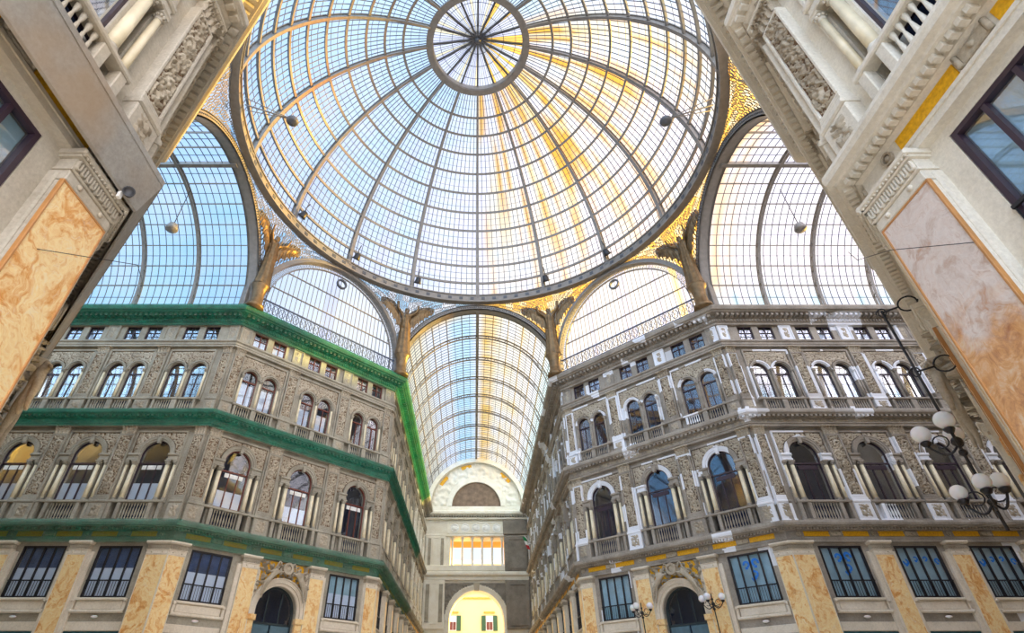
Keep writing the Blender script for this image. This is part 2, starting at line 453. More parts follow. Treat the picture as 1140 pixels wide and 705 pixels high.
WALLNAME = {'FL': 'wall_left_arm', 'DL': 'wall_left_diagonal', 'NL': 'wall_left_nave', 'FR': 'wall_right_arm', 'DR': 'wall_right_diagonal',
            'NR': 'wall_right_nave', 'KL': 'wall_near_left', 'KDL': 'wall_near_left_diagonal', 'KR': 'wall_near_right', 'KDR': 'wall_near_right_diagonal'}
for f in FACS:
    hs = []
    for i, c in enumerate(f.bays):
        hs.append((c, 'portal' if (f.bw == 4.6 and i == 1) else 'win'))
    b = MB()
    # one vertical strip per bay so that the openings stay simple to triangulate; x is flipped when u runs against local x
    rz = math.atan2(-f.n.x, f.n.y); lx = Vector((math.cos(rz), math.sin(rz))); sg = 1 if lx.dot(f.u) > 0 else -1
    edges = [0] + [(f.bays[i] + f.bays[i + 1]) / 2 for i in range(len(f.bays) - 1)] + [f.L]
    for i, (c, kd) in enumerate(hs):
        x0, x1 = edges[i], edges[i + 1]
        hh = holes(kd, c)
        P = lambda pts: [(sg * p[0], p[1]) for p in pts]
        b.ext(P(recthole(x0, x1, 0, 25.6)), -.45, 0, [P(h) for h in hh], back=False, mat='C' if f.key == 'NL' and i >= 5 else None)
    # interior backing and closing roof strip
    X0, X1 = sorted((0, sg * f.L))
    ins = .9 if f.key[0] != 'F' else .4
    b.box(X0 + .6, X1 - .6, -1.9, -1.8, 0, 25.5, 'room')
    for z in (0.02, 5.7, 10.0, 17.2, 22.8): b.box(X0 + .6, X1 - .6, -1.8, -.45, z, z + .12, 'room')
    b.box(X0 + .2, X1 - .2, -1.9, 0, 25.45, 25.62)
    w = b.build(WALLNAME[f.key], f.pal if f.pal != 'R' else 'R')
    w.matrix_world = f.mw(0); w['kind'] = 'structure'

# ---------------------------------------------------------------- carved patterns
def scroll(w, p=None, seed=0.):
    p = p or w * .95
    def fn(x, z):
        kk = math.floor(z / p); side = 1 if kk % 2 else -1
        dx, dz = x - side * w * .12, z - (kk + .5) * p
        r = math.hypot(dx, dz); th = math.atan2(dz, dx * side)
        h = .5 + .5 * math.cos(th + r / w * 17)
        h *= max(0, 1 - (r / (w * .56)) ** 4)
        h = max(h, math.exp(-(x / (w * .05)) ** 2) * .6, .75 * math.exp(-(r / (w * .12)) ** 2))
        h += .55 * noise.noise(Vector((x * 13 / w * .6, seed, z * 8)))
        return max(0, min(1.2, h))
    return fn
def foliage(w, seed=0., small=.11):
    a, b = scroll(w, seed=seed), floral(small, seed + 3)
    return lambda x, z: max(.85 * a(x, z), .8 * b(x, z))
def floral(cell=.3, seed=0.):
    def fn(x, z):
        v = noise.noise(Vector((x / cell * 1.3, seed, z / cell * 1.3))) + .6 * noise.noise(Vector((x / cell * 3, seed + 5, z / cell * 3)))
        return max(0, min(1.2, .3 + 1.5 * v))
    return fn
def capital_leaves(b, hw, z0, z1, d, nl=4, mat=None):
    h = z1 - z0
    b.box(-hw + .05, hw - .05, 0, d, z0, z1, mat)
    for row, (zz, hh, o) in enumerate(((z0, h * .5, .08), (z0 + h * .3, h * .55, .13))):
        n = nl + row
        for i in range(n):
            x = -hw + 2 * hw * (i + .5) / n
            b.leaf((x, d, zz), 2 * hw / n * .95, hh, o + .04, mat=mat)
    for s in (-1, 1):
        pts = [(s * (hw - .02 - .1 * (1 - t / 12)) + s * .07 * math.cos(t * .8) * (1 - t / 14), d + .06 + .05 * math.sin(t * .8) * (1 - t / 14), z1 - .14 + .05 * math.sin(t * .8)) for t in range(12)]
        b.tube(pts, .028, 5, mat)
    b.bbox(-hw - .05, hw + .05, 0, d + .16, z1 - .08, z1, .03, mat)

def column_parts(x, y, z0, z1, r, mat='yellowcol', st='L', n=10):
    sh = MB().lathe([(r * 1.02, z0 + .14), (r, z0 + (z1 - z0) * .35), (r * .86, z1 - .28)], x, y, n)
    ba = MB().lathe([(r * 1.35, z0), (r * 1.35, z0 + .06), (r * 1.15, z0 + .1), (r * 1.22, z0 + .14)], x, y, n)
    ca = MB().lathe([(r * .9, z1 - .28), (r * 1.05, z1 - .26), (r * .92, z1 - .22), (r * 1.25, z1 - .08)], x, y, n)
    for i in range(8):
        a = i * PI / 4; ca.sphere((x + r * 1.1 * math.cos(a), y + r * 1.1 * math.sin(a), z1 - .14), .05, 3)
    ca.box(x - r * 1.35, x + r * 1.35, y - r * 1.35, y + r * 1.35, z1 - .08, z1)
    return ('column', sh, mat, [('column_base', ba, st, ()), ('column_capital', ca, st, ())])

def arched_frame(cx, hw, z0, spring, y0, y1, mull=1, t=.07, transom=None):
    b = MB(); b.ring(cx, spring, hw - t, hw, y0, y1, n=16, leg=spring - z0)
    b.box(cx - hw, cx + hw, y0, y1, z0, z0 + t * 1.3)
    zt = transom if transom is not None else spring
    b.box(cx - hw + t, cx + hw - t, y0, y1 + .01, zt - .05, zt + .04)
    for i in range(mull):
        x = cx - hw + 2 * hw * (i + 1) / (mull + 1)
        b.box(x - t * .4, x + t * .4, y0, y1, z0, zt)
    return b
def arch_pane(cx, hw, z0, spring, y, mat=None): 
    p = archhole(cx, hw, z0, spring, 16)
    return MB().ext(p, y - .012, y, mat=mat)

def kit_first(pal, gr, fr, blind=1.1, hb=3.3 / 2):
    mo = 'Rp' if pal == 'R' else pal
    K = Kit('arched_window')
    K.part('window_frame', arched_frame(0, .88, 11.8, FS, -.16, -.06, 2, .07, 14.1), fr)
    K.part('pane', arch_pane(0, .84, 11.85, FS, -.11), 'pane')
    if blind: K.part('blind', MB().box(-.84, .84, -.2, -.18, 11.85, 11.85 + blind), 'blind')
    K.part('name_strip', MB().box(-.6, .6, -.1, -.07, 13.72, 13.98), 'white' if pal in 'LKQ' else 'frame_dk')
    b = MB().ring(0, FS, .88, 1.0, 0, .1, n=20).ring(0, FS, 1.0, 1.13, 0, .16, n=20).ring(0, FS, 1.13, 1.18, 0, .2, n=20)
    K.part('archivolt', b, mo)
    kb = MB(); kb.ext([(-.09, 15.35), (.09, 15.35), (.13, 15.9), (-.13, 15.9)], 0, .22); kb.tube([(-.09, .22, 15.82), (.09, .22, 15.82)], .05, 8); kb.tube([(-.06, .2, 15.45), (.06, .2, 15.45)], .035, 8)
    K.part('keystone', kb, mo)
    for s in (-1, 1):
        im = MB().bbox(s * 1.24 - .34, s * 1.24 + .34, 0, .27, 14.2, 14.32, .03).bbox(s * 1.24 - .31, s * 1.24 + .31, 0, .22, 14.32, 14.5, .02).bbox(s * 1.24 - .35, s * 1.24 + .35, 0, .3, 14.5, FS, .04)
        K.part('impost', im, mo)
        for x in (1.03, 1.47): K.parts.append(column_parts(s * x, .12, 11.78, 14.2, .13 if x < 1.2 else .09, 'yellowcol', pal) + (None,))
    R = 1.19
    keep = lambda x, z: math.hypot(x, z - FS) > R + .04
    sp = MB(); ou = [(-hb + .12, 14.68), (-R, 14.68)] + list(reversed(arcpts(0, FS, R, 16)))[0:] + [(R, 14.68), (hb - .12, 14.68), (hb - .12, 16.12), (-hb + .12, 16.12)]
    g = MB().ext(ou, 0, .03)
    r_ = MB().relief(-hb + .16, hb - .16, 14.72, 16.08,   .05, .09, floral(.15, 3.), .05, keep=keep)
    K.part('carved_spandrel', g, gr, [('relief', r_, 'carved', ())])
    bd = MB().frame(-hb + .02, hb - .02, 14.6, 16.2, .1, 0, .12, c=.02)
    bd = MB(); [bd.bbox(x0, x1, 0, .12, z0, z1, .02) for x0, x1, z0, z1 in ((-hb + .02, hb - .02, 16.1, 16.22), (-hb + .02, -hb + .13, 11.75, 16.1), (hb - .13, hb - .02, 11.75, 16.1))]
    K.part('border_moulding', bd, mo)
    return K
def kit_second(pal, gr, fr, blind=0., hb=1.65):
    mo = 'Rp' if pal == 'R' else pal
    K = Kit('twin_arched_window')
    for s in (-1, 1):
        c = s * .74
        K.part('window_frame', arched_frame(c, .53, 18.6, 20.8, -.2, -.1, 1, .055, 20.5), fr)
        K.part('pane', arch_pane(c, .49, 18.65, 20.8, -.15), 'pane')
        if blind: K.part('blind', MB().box(c - .42, c + .42, -.32, -.31, 18.65, 18.65 + blind), 'blind')
        K.part('archivolt', MB().ring(c, 20.8, .53, .61, 0, .08, n=16).ring(c, 20.8, .61, .71, 0, .15, n=16), mo)
    for x in (-1.36, 0, 1.36):
        K.parts.append(column_parts(x, .09, 18.55, 20.82, .085, 'yellowcol' if pal in 'LKQ' else pal, pal, 8) + (None,))
    keep = lambda x, z: min(math.hypot(x - .74, z - 20.8), math.hypot(x + .74, z - 20.8)) > .76
    ou = [(-hb + .14, 20.9), (-1.42, 20.9)] + list(reversed(arcpts(-.72, 20.85, .7, 12)))[0:] + list(reversed(arcpts(.72, 20.85, .7, 12))) + [(1.42, 20.9), (hb - .14, 20.9), (hb - .14, 22.3), (-hb + .14, 22.3)]
    ou = [(-hb + .14, 21.3), (hb - .14, 21.3), (hb - .14, 22.3), (-hb + .14, 22.3)]
    g = MB().ext(ou, 0, .03)
    r_ = MB().relief(-hb + .17, hb - .17, 20.95, 22.27,  .05, .08, floral(.14, 9.), .05, keep=keep)
    K.part('carved_spandrel', g, gr, [('relief', r_, 'carved', ())])
    bd = MB(); [bd.bbox(x0, x1, 0, .13, z0, z1, .02) for x0, x1, z0, z1 in ((-hb + .02, hb - .02, 22.28, 22.42), (-hb + .02, -hb + .14, 18.5, 22.28), (hb - .14, hb - .02, 18.5, 22.28))]
    K.part('border_moulding', bd, mo)
    return K
def baluster(x, y, z0, z1, r=.06):
    h = z1 - z0
    return MB().lathe([(r, z0), (r, z0 + h * .08), (r * .55, z0 + h * .14), (r * 1.05, z0 + h * .32), (r * .95, z0 + h * .42), (r * .45, z0 + h * .75), (r * .8, z0 + h * .85), (r, z0 + h * .93), (r, z1)], x, y, 6)
def kit_bal(pal, z0, z1, groups, posts, hb, d=.3, step=.17):
    mo = pal
    K = Kit('balustrade')
    K.part('handrail', MB().bbox(-hb, hb, d - .26, d + .04, z1 - .14, z1, .03), mo)
    K.part('plinth', MB().bbox(-hb, hb, d - .26, d + .02, z0, z0 + .16, .03), mo)
    for a, b in groups:
        n = max(2, round((b - a) / step))
        for i in range(n): K.part('baluster', baluster(a + (b - a) * (i + .5) / n, d - .11, z0 + .16, z1 - .14), mo)
    for a, b in posts: K.part('post', MB().bbox(a, b, d - .24, d, z0 + .16, z1 - .14, .02), mo)
    return K
def kit_pil(pal, gr, hw, z0, z1, zc, d=.24, cap='leaf', pz=None):
    mo = 'Rp' if pal == 'R' else pal
    K = Kit('carved_pilaster')
    b = MB().box(-hw, hw, 0, d - .04, z0, zc)
    t = max(.09, hw * .24)
    b.frame(-hw, hw, z0 + .22, zc - .02, t, d - .04, d + .03, c=.02)
    b.bbox(-hw - .03, hw + .03, 0, d + .07, z0, z0 + .12, .02).bbox(-hw - .01, hw + .01, 0, d + .05, z0 + .12, z0 + .22, .02)
    K.part('shaft', b, mo)
    iw = hw - t
    r_ = MB().relief(-iw, iw, z0 + .22 + t, zc - t, d - .01, .13, foliage(2 * iw, z0), .026)
    K.part('carved_panel', MB().box(-iw, iw, d - .05, d - .02, z0 + .22 + t, zc - t), gr, [('relief', r_, 'carved', ())])
    c = MB(); capital_leaves(c, hw, zc, z1, d)
    K.part('capital', c, 'carved')
    if pz:
        pb = MB().bbox(-hw - .04, hw + .04, 0, d + .1, pz, z0 - .16, .03).bbox(-hw - .06, hw + .06, 0, d + .14, z0 - .16, z0, .04).bbox(-hw - .06, hw + .06, 0, d + .14, pz, pz + .15, .04)
        h0, h1 = pz + .25, z0 - .26
        pb2 = MB().relief(-hw * .62, hw * .62, h0, h1, d + .12, .08, floral(.15, 2.), .05)
        K.part('pedestal', pb, mo, [('carved_square', MB().box(-hw * .62, hw * .62, d + .13, d + .15, h0, h1), gr, [('relief', pb2, 'carved', ())])] if 0 else [('relief', pb2, 'carved', ())])
    return K
def kit_marble(pal, hw, mar='marble', jamb=.24):
    pal = 'G' if pal not in 'KQ' else pal
    K = Kit('marble_pilaster'); d = .3
    K.part('marble_slab', MB().box(-hw + .04, hw - .04, d - .04, d, .9, 8.74), mar)
    K.part('shaft', MB().box(-hw + .01, hw - .01, 0, d - .04, .9, 8.76), pal)
    K.part('border', MB().frame(-hw, hw, .9, 8.78, .04, d - .06, d + .015, c=.006), 'ochre' if pal in 'KQ' and hw > .49 else pal)
    K.part('side_jamb', MB().bbox(-hw - jamb, hw + jamb, 0, .16, 0.3, 8.95, .03), pal)
    K.part('plinth', MB().bbox(-hw - .1, hw + .1, 0, d + .12, 0, .9, .05), pal)
    nb = MB().bbox(-hw, hw, 0, d + .02, 8.78, 9.0, .02)
    for s in (-1, 1):
        nb.lathe([(.06, 0), (.05, .03), (.02, .045)], 0, 0, 8, ax=Matrix.Translation((s * hw * .5, d + .02, 8.9)) @ Matrix.Rotation(-PI / 2, 4, 'X'))
    nb.bbox(-hw - .03, hw + .03, 0, d + .06, 9.0, 9.05, .02)
    fl = MB().box(-hw, hw, 0, d + .01, 9.05, 9.3)
    n = max(4, round(hw * 2 / .14))
    for i in range(n):
        x = -hw + 2 * hw * (i + .5) / n
        fl.ring(x, 9.13, .022, .05, d, d + .07, a0=PI, a1=2 * PI, n=8)
        for q in (-1, 1): fl.box(x + q * .036 - .014, x + q * .036 + .014, d, d + .07, 9.13, 9.27)
        fl.sphere((x, d + .02, 9.18), .022, 4, sc=(1, 1, 2.2))
    ab = MB().bbox(-hw - .06, hw + .06, 0, d + .1, 9.3, 9.35, .02).bbox(-hw - .1, hw + .1, 0, d + .16, 9.35, 9.47, .03)
    for i in range(int(n * 1.8)):
        x = -hw - .08 + (2 * hw + .16) * (i + .5) / int(n * 1.8); ab.sphere((x, d + .12, 9.35), .03, 3)
    K.part('capital', nb, pal, [('fluted_band', fl, 'carved' if pal not in 'KQ' else pal, ()), ('abacus', ab, pal, ())])
    return K
def kit_mezz(pal, fr, blind, sticker=0, curtain=0):
    pal = 'G' if pal not in 'KQ' else pal
    K = Kit('mezzanine_window')
    b = MB().frame(-1.2, 1.2, 6.66, 9.27, .09, -.12, .0)
    for i in (1, 2, 3): x = -1.2 + .6 * i; b.box(x - .04, x + .04, -.11, -.01, 6.75, 9.18)
    K.part('window_frame', b, fr)
    K.part('pane', MB().box(-1.12, 1.12, -.08, -.07, 6.74, 9.2), 'pane')
    g = MB().box(-1.2, 1.2, .02, .06, 7.47, 7.53)
    for i in range(17): x = -1.17 + 2.34 * i / 16; g.box(x - .01, x + .01, .03, .05, 6.66, 7.5)
    K.part('guard_rail', g, 'black')
    if blind: K.part('blind', MB().box(-1.12, 1.12, -.13, -.12, 6.75, 6.75 + blind), 'blind')
    K.part('curtain', MB().box(-1.12, 1.12, -.2, -.18, 6.75, 9.2), 'curtain' if curtain else 'bluecurtain')  # navy sheet paints shaded glass; pale one curtains and near-window brightness
    if sticker:
        st = MB()
        for i, (x, z, r) in enumerate(((-.9, 8.5, .14), (-.3, 8.62, .12), (.25, 8.6, .13), (.85, 8.45, .17)) if sticker == 1 else ((-.28, 8.75, .22), (.25, 8.7, .2), (-.1, 8.15, .2), (.02, 7.95, .14))):
            st.ring(x, z, r * .45, r, -.068, -.06, a0=-1.2 + i, a1=3.6 + i, n=14); st.box(x - r * .25, x + r * .5, -.068, -.06, z - r * 1.3, z - r * .7)
        K.part('painted_sign', st, 'bluepaint', label='blue shapes painted on the glass')
    for z0, z1, dd in ((6.5, 6.64, .2), (6.05, 6.5, .08), (5.9, 6.05, .16), (5.55, 5.9, .05)):
        pass
    sp = MB().bbox(-1.32, 1.32, -.05, .2, 6.52, 6.65, .03).bbox(-1.25, 1.25, -.02, .1, 6.08, 6.52, .04).bbox(-1.45, 1.45, -.05, .2, 5.93, 6.08, .04)
    sc = []
    for s in (-1, 1):
        q = MB().ext([(s * 1.3, 5.96), (s * 1.46, 5.96), (s * 1.44, 6.62), (s * 1.3, 6.62)], 0, .16)
        q.tube([(s * 1.3, .17, 6.5), (s * 1.46, .17, 6.5)], .07, 8).tube([(s * 1.3, .15, 6.05), (s * 1.46, .15, 6.05)], .05, 8)
        sc.append(('scroll_bracket', q, pal, ()))
    K.part('sill_panel', sp, pal, sc)
    return K
def kit_shop(pal):
    pal = 'G' if pal not in 'KQ' else pal
    K = Kit('shopfront')
    K.part('fascia', MB().bbox(-1.5, 1.5, -.12, .02, 5.12, 5.55, .03), pal)
    l = MB().lathe([(.02, 0), (.14, .02), (.16, .06), (.0, .09)], 0, 0, 12, ax=Matrix.Translation((0, .05, 5.74)) @ Matrix.Scale(1, 4))
    K.part('lamp', MB().sphere((0, .08, 5.76), .13, 6, sc=(1.5, .7, .55)), 'globe')
    K.part('frame', MB().frame(-1.5, 1.5, .05, 5.12, .08, -.3, -.2).box(-.04, .04, -.3, -.2, .1, 5.1), 'teal')
    K.part('pane', MB().box(-1.44, 1.44, -.26, -.25, .1, 5.08), 'pane')
    K.part('sign_panel', MB().box(-1.44, 1.44, -.34, -.3, 4.2, 5.08), 'teal')
    return K
def kit_attic(pal, fr, blind):
    K = Kit('attic_window')
    K.part('window_frame', MB().frame(-.53, .53, 23.25, 24.5, .07, -.2, -.1).box(-.03, .03, -.19, -.11, 23.3, 24.45).box(-.48, .48, -.19, -.11, 23.95, 24.0), fr)
    K.part('pane', MB().box(-.48, .48, -.16, -.15, 23.3, 24.46), 'pane')
    if blind: K.part('blind', MB().box(-.48, .48, -.24, -.23, 23.3, 23.3 + blind), 'blind')
    return K
def kit_atticpanel(pal, gr, hw):
    hw = min(hw, .45)
    mo = 'Rp' if pal == 'R' else pal
    K = Kit('attic_relief')
    K.part('panel', MB().box(-hw, hw, 0, .1, 23.2, 24.55).frame(-hw, hw, 23.22, 24.5, .1, .1, .16, c=.015), mo)
    K.part('relief', MB().relief(-hw * .4, hw * .4, 23.45, 24.3, .12, .09, scroll(hw * .8, .5), .05), 'carved')
    return K

# skinned figure -------------------------------------------------------------
def skin(joints, edges, lvl=1):
    me = bpy.data.meshes.new('tmp'); me.from_pydata([j[0] for j in joints], edges, [])
    o = bpy.data.objects.new('tmp', me); COL.objects.link(o)
    md = o.modifiers.new('s', 'SKIN'); md.use_smooth_shade = True
    sv = me.skin_vertices[0].data if me.skin_vertices else None
    if sv is None:
        bm_layer = me.attributes
        import bmesh
        bm = bmesh.new(); bm.from_mesh(me); bm.verts.layers.skin.verify(); bm.to_mesh(me); bm.free()
        sv = me.skin_vertices[0].data
    for i, j in enumerate(joints): sv[i].radius = (j[1], j[1] if len(j) < 3 else j[2]); sv[i].use_root = (i == 0)
    ss = o.modifiers.new('u', 'SUBSURF'); ss.levels = lvl; ss.render_levels = lvl
    dg = bpy.context.evaluated_depsgraph_get(); dg.update()
    m2 = bpy.data.meshes.new_from_object(o.evaluated_get(dg))
    b = MB(); b.v = [tuple(v.co) for v in m2.vertices]; b.f = [list(p.vertices) for p in m2.polygons]
    b.m = [None] * len(b.f); b.sm = [True] * len(b.f)
    bpy.data.objects.remove(o); bpy.data.meshes.remove(me); bpy.data.meshes.remove(m2)
    return b
def reclining(s):     # allegorical figure reclining on the arch, head towards the middle
    J = [((s * 1.15, 0.67, 8.25), .15), ((s * .98, 0.67, 8.5), .16), ((s * .82, 0.68, 8.72), .17), ((s * .72, 0.70, 8.87), .06), ((s * .66, 0.72, 9.02), .11),
         ((s * .5, 0.72, 8.72), .06), ((s * .3, 0.77, 8.78), .045), ((s * 1.0, 0.78, 8.78), .055), ((s * 1.22, 0.82, 8.62), .045),
         ((s * 1.35, 0.74, 8.05), .11), ((s * 1.5, 0.72, 7.6), .075), ((s * 1.5, 0.77, 7.3), .05),
         ((s * 1.25, 0.64, 7.95), .11), ((s * 1.36, 0.62, 7.55), .075), ((s * 1.42, 0.67, 7.2), .05)]
    E = [(0, 1), (1, 2), (2, 3), (3, 4), (2, 5), (5, 6), (2, 7), (7, 8), (0, 9), (9, 10), (10, 11), (0, 12), (12, 13), (13, 14)]
    return skin(J, E)
def kit_portal(pal):
    pal = 'G' if pal not in 'KQ' else pal
    mo = 'Rp' if pal == 'R' else pal
    K = Kit('arched_portal')
    K.part('archivolt', MB().ring(0, 6.7, 1.36, 1.52, -.2, .16, n=28, leg=.3).ring(0, 6.7, 1.52, 1.72, 0, .26, n=28, leg=.3).ring(0, 6.7, 1.72, 1.8, 0, .34, n=28, leg=.3), pal)
    for s in (-1, 1):
        K.part('door_pier', MB().bbox(s * 1.58 - .24, s * 1.58 + .24, 0, .22, .3, 6.1, .03).bbox(s * 1.58 - .3, s * 1.58 + .3, 0, .34, 6.1, 6.4, .04), 'marble')
    gp = [(-1.85, 6.9), (-1.8, 6.9)] + list(reversed(arcpts(0, 6.7, 1.78, 24, .12, PI - .12))) + [(1.85, 6.9), (1.85, 9.4), (-1.85, 9.4)]
    K.part('gold_ground', MB().ext(gp, 0, .05), 'gold')
    keep = lambda x, z: math.hypot(x, z - 6.7) > 1.84
    K.part('scrollwork', MB().relief(-1.8, 1.8, 7.0, 9.38, .06, .55, floral(.3, 6.), .06, keep=keep), 'carved')
    K.part('reclining_figure', reclining(-1), 'carved'); K.part('reclining_figure', reclining(1), 'carved')
    sh = MB().ring(0, 9.0, .2, .34, .3, .72, a0=0, a1=2 * PI, n=20); sh.sphere((0, .55, 9.0), .24, 8, sc=(1, .5, 1.1))
    for s in (-1, 1):
        sh.tube([(s * (.34 + .09 * t) , .42, 9.1 + .28 * math.sin(t * .9)) for t in range(6)], [.07, .07, .06, .06, .05, .03], 6)
        sh.leaf((s * .3, .4, 8.62), .24, .4, .12)
    K.part('cartouche', sh, 'carved')
    fr = MB().frame(-1.36, 1.36, .05, 5.3, .12, -.4, -.28); fr.box(-.05, .05, -.4, -.28, .1, 5.3)
    fr.ring(0, 6.7, 1.24, 1.36, -.4, -.28, n=20, leg=1.5); fr.box(-1.3, 1.3, -.4, -.28, 6.0, 6.1)
    for x in (-.45, .45): fr.box(x - .03, x + .03, -.39, -.29, 6.1, 7.8)
    K.part('door_frame', fr, 'doorfr')
    K.part('pane', MB().ext(archhole(0, 1.3, 6.0, 6.7, 18), -.36, -.35), 'pane')
    K.part('door_leaf', MB().bbox(-1.28, -.05, -.4, -.3, .1, 6.0, .04).bbox(.05, 1.28, -.4, -.3, .1, 6.0, .04), 'doorteal')
    return K

PALK = {'L': ('ground', 'frame_red', 'framebk'), 'R': ('groundR', 'frame_dk', 'framebk'), 'K': ('ground', 'frame_dk', 'frame_dk'), 'Q': ('ground', 'frame_dk', 'frame_dk'), 'C': ('ground', 'frame_red', 'framebk')}
KC = {}
def kit(key, fn):
    if key not in KC: KC[key] = fn()
    return KC[key]
for f in FACS:
    far = f.key in ('NL', 'NR')
    diag = f.bw == 4.6
    hb = {4.25: 1.65, 4.6: 1.85}.get(f.bw, 1.6)
    bays = list(enumerate(f.bays))
    if f.key in ('FL', 'FR'): bays = bays[:4 if f.key == 'FL' else 5]
    if f.key in ('KL', 'KR'): bays = bays[:2]
    near = f.key[0] == 'K'
    for i, c in bays:
        pal = f.pal
        if f.key == 'NL' and i >= 5: pal = 'C'
        gr, fr, mz = PALK[pal]
        if f.key == 'DL' and pal == 'L': fr = 'frame_red'
        if f.key == 'FL': fr = 'frame_dk'
        where = (['bay nearest the nave', 'middle bay over the portal', 'bay nearest the side arm'][i] if diag and not near else
                 ['bay nearest the viewer', 'middle bay over the portal', 'bay nearest the side arm'][i] if diag else 'bay ' + ORD[i])
        tail = where + ' of ' + f.phrase
        j = far and i > 0
        # ground floor
        if diag and i == 1:
            kit(('portal', pal), lambda: kit_portal(pal)).place(f.mw(c), 'arched portal crowned by carved figures, ' + f.phrase, 'portal', 'portals in the angled walls')
        else:
            st = 0
            bl = 1.4
            if f.key == 'FR': st, bl = ((2, 0) if i == 0 else (1, .0))
            if f.key == 'DR': bl, st = 0, (2 if i == 2 else 0)
            if near: bl = 0
            cu = f.pal in 'RKQ' or (f.key == 'DL' and i == 0)
            kit(('mezz', pal, bl, st, cu), lambda: kit_mezz(pal, mz, bl, st, cu)).place(f.mw(c), 'mezzanine window with guard rail, ' + tail, 'window', 'mezzanine windows', j)
            if not near:
                kit(('shop', pal), lambda: kit_shop(pal)).place(f.mw(c), 'shopfront below the mezzanine, ' + tail, 'shopfront', 'shopfronts', j)
        bl1 = 1.05 if f.key in ('FL', 'DL') and not (diag and i == 0) else 0
        kit(('first', pal, fr, bl1, hb), lambda: kit_first(pal, gr, fr, bl1, hb)).place(f.mw(c), 'tall arched first-floor window between columns, ' + tail, 'window', 'first-floor arched windows', j)
        bl2 = {('FR', 1): 2.0, ('DL', 2): 1.7, ('DL', 1): 1.4}.get((f.key, i), 0)
        if not (near and 0):
            kit(('second', pal, fr, bl2, hb), lambda: kit_second(pal, gr, fr, bl2, hb)).place(f.mw(c), 'twin arched second-floor window, ' + tail, 'window', 'second-floor twin windows', j)
        kit(('bal1', pal, hb), lambda: kit_bal(pal, 10.52, 11.76, [(-.76, .76)], [(s * .92 - .11, s * .92 + .11) for s in (-1, 1)] + [(s * 1.48 - .11, s * 1.48 + .11) for s in (-1, 1)], hb)).place(f.mw(c), 'first-floor balustrade under arched window, ' + tail, 'balustrade', 'first-floor balustrades', j)
        kit(('bal2', pal, hb), lambda: kit_bal(pal, 17.52, 18.52, [(-1.22, -.26), (.26, 1.22)], [(-.18, .18), (-1.42, -1.26), (1.26, 1.42)], hb, .3, .15)).place(f.mw(c), 'second-floor balustrade under twin window, ' + tail, 'balustrade', 'second-floor balustrades', j)
        if not near:
            for s in (-1, 1):
                mwx = f.mw(c) @ Matrix.Translation((s * .76, 0, 0))
                bl3 = .8 if (f.key, i) in (('FR', 1), ('FR', 2), ('DL', 2), ('FL', 2)) else 0
                sd = ('west' if (mwx.translation.x < f.mw(c).translation.x) else 'east') if not far else ('nearer' if mwx.translation.y < f.mw(c).translation.y else 'farther')
                side = {'west': 'left', 'east': 'right'}.get(sd, sd)
                kit(('attic', pal, fr, bl3), lambda: kit_attic(pal, fr, bl3)).place(mwx, side + ' small square attic window, ' + tail, 'window', 'attic windows', j)
    # pilasters
    pos = []
    if diag: pos = [(.45, .4), (4.697, .47), (9.293, .47), (DIAG - .45, .4)]
    else:
        pos = [(.4, .37)]
        bb = f.bays
        for i in range(len(bays)): pos.append((bb[i] + f.bw / 2 if i < len(bb) - 1 else bb[i] + f.bw / 2, .47 if not far else .42))
        if far: pos = pos[:-1] + [(f.L - .55, .4)]
        if near: pos = pos[:2]
    pal = f.pal; gr, fr, mz = PALK[pal]
    for i, (c, hw) in enumerate(pos):
        if diag: where = ['at the nave corner', 'beside the portal, nave side', 'beside the portal, arm side', 'at the side-arm corner'][i] if not near else ['at the viewer corner', 'beside the portal, viewer side', 'beside the portal, arm side', 'at the side-arm corner'][i]
        else: where = 'at the corner' if i == 0 else 'after bay ' + ORD[i - 1]
        tail = where + ' of ' + f.phrase
        p2 = 'C' if f.key == 'NL' and i >= 6 else pal
        j = far and i > 1
        mar = 'marbleR' if f.key == 'KR' else 'marble'
        mhw = hw + .06; cpos = c; jb_ = .24
        corner = i == 0 or (diag and i == 3)
        if corner: mhw, jb_ = (.48 if diag else .62), .04; cpos = (.36 if i == 0 else DIAG - .36) if diag else .5
        kit(('marble', p2, mhw, mar, jb_), lambda: kit_marble(p2, mhw, mar, jb_)).place(f.mw(cpos), ('rose' if mar == 'marbleR' else 'golden') + ' marble pilaster, ' + tail, 'pilaster', 'marble ground-floor pilasters', j)
        kit(('p1', p2, hw), lambda: kit_pil(p2, gr, hw, 11.76, 16.5, 15.95, .24, pz=10.52)).place(f.mw(c), 'carved first-floor pilaster on pedestal, ' + tail, 'pilaster', 'first-floor carved pilasters', j)
        kit(('p2', p2, hw), lambda: kit_pil(p2, gr, hw * .92, 18.52, 22.62, 22.15, .2, pz=17.52)).place(f.mw(c), 'carved second-floor pilaster, ' + tail, 'pilaster', 'second-floor carved pilasters', j)
        if not near: kit(('ap', p2, hw), lambda: kit_atticpanel(p2, gr, hw)).place(f.mw(c), 'carved attic panel, ' + tail, 'panel', 'attic panels', j)

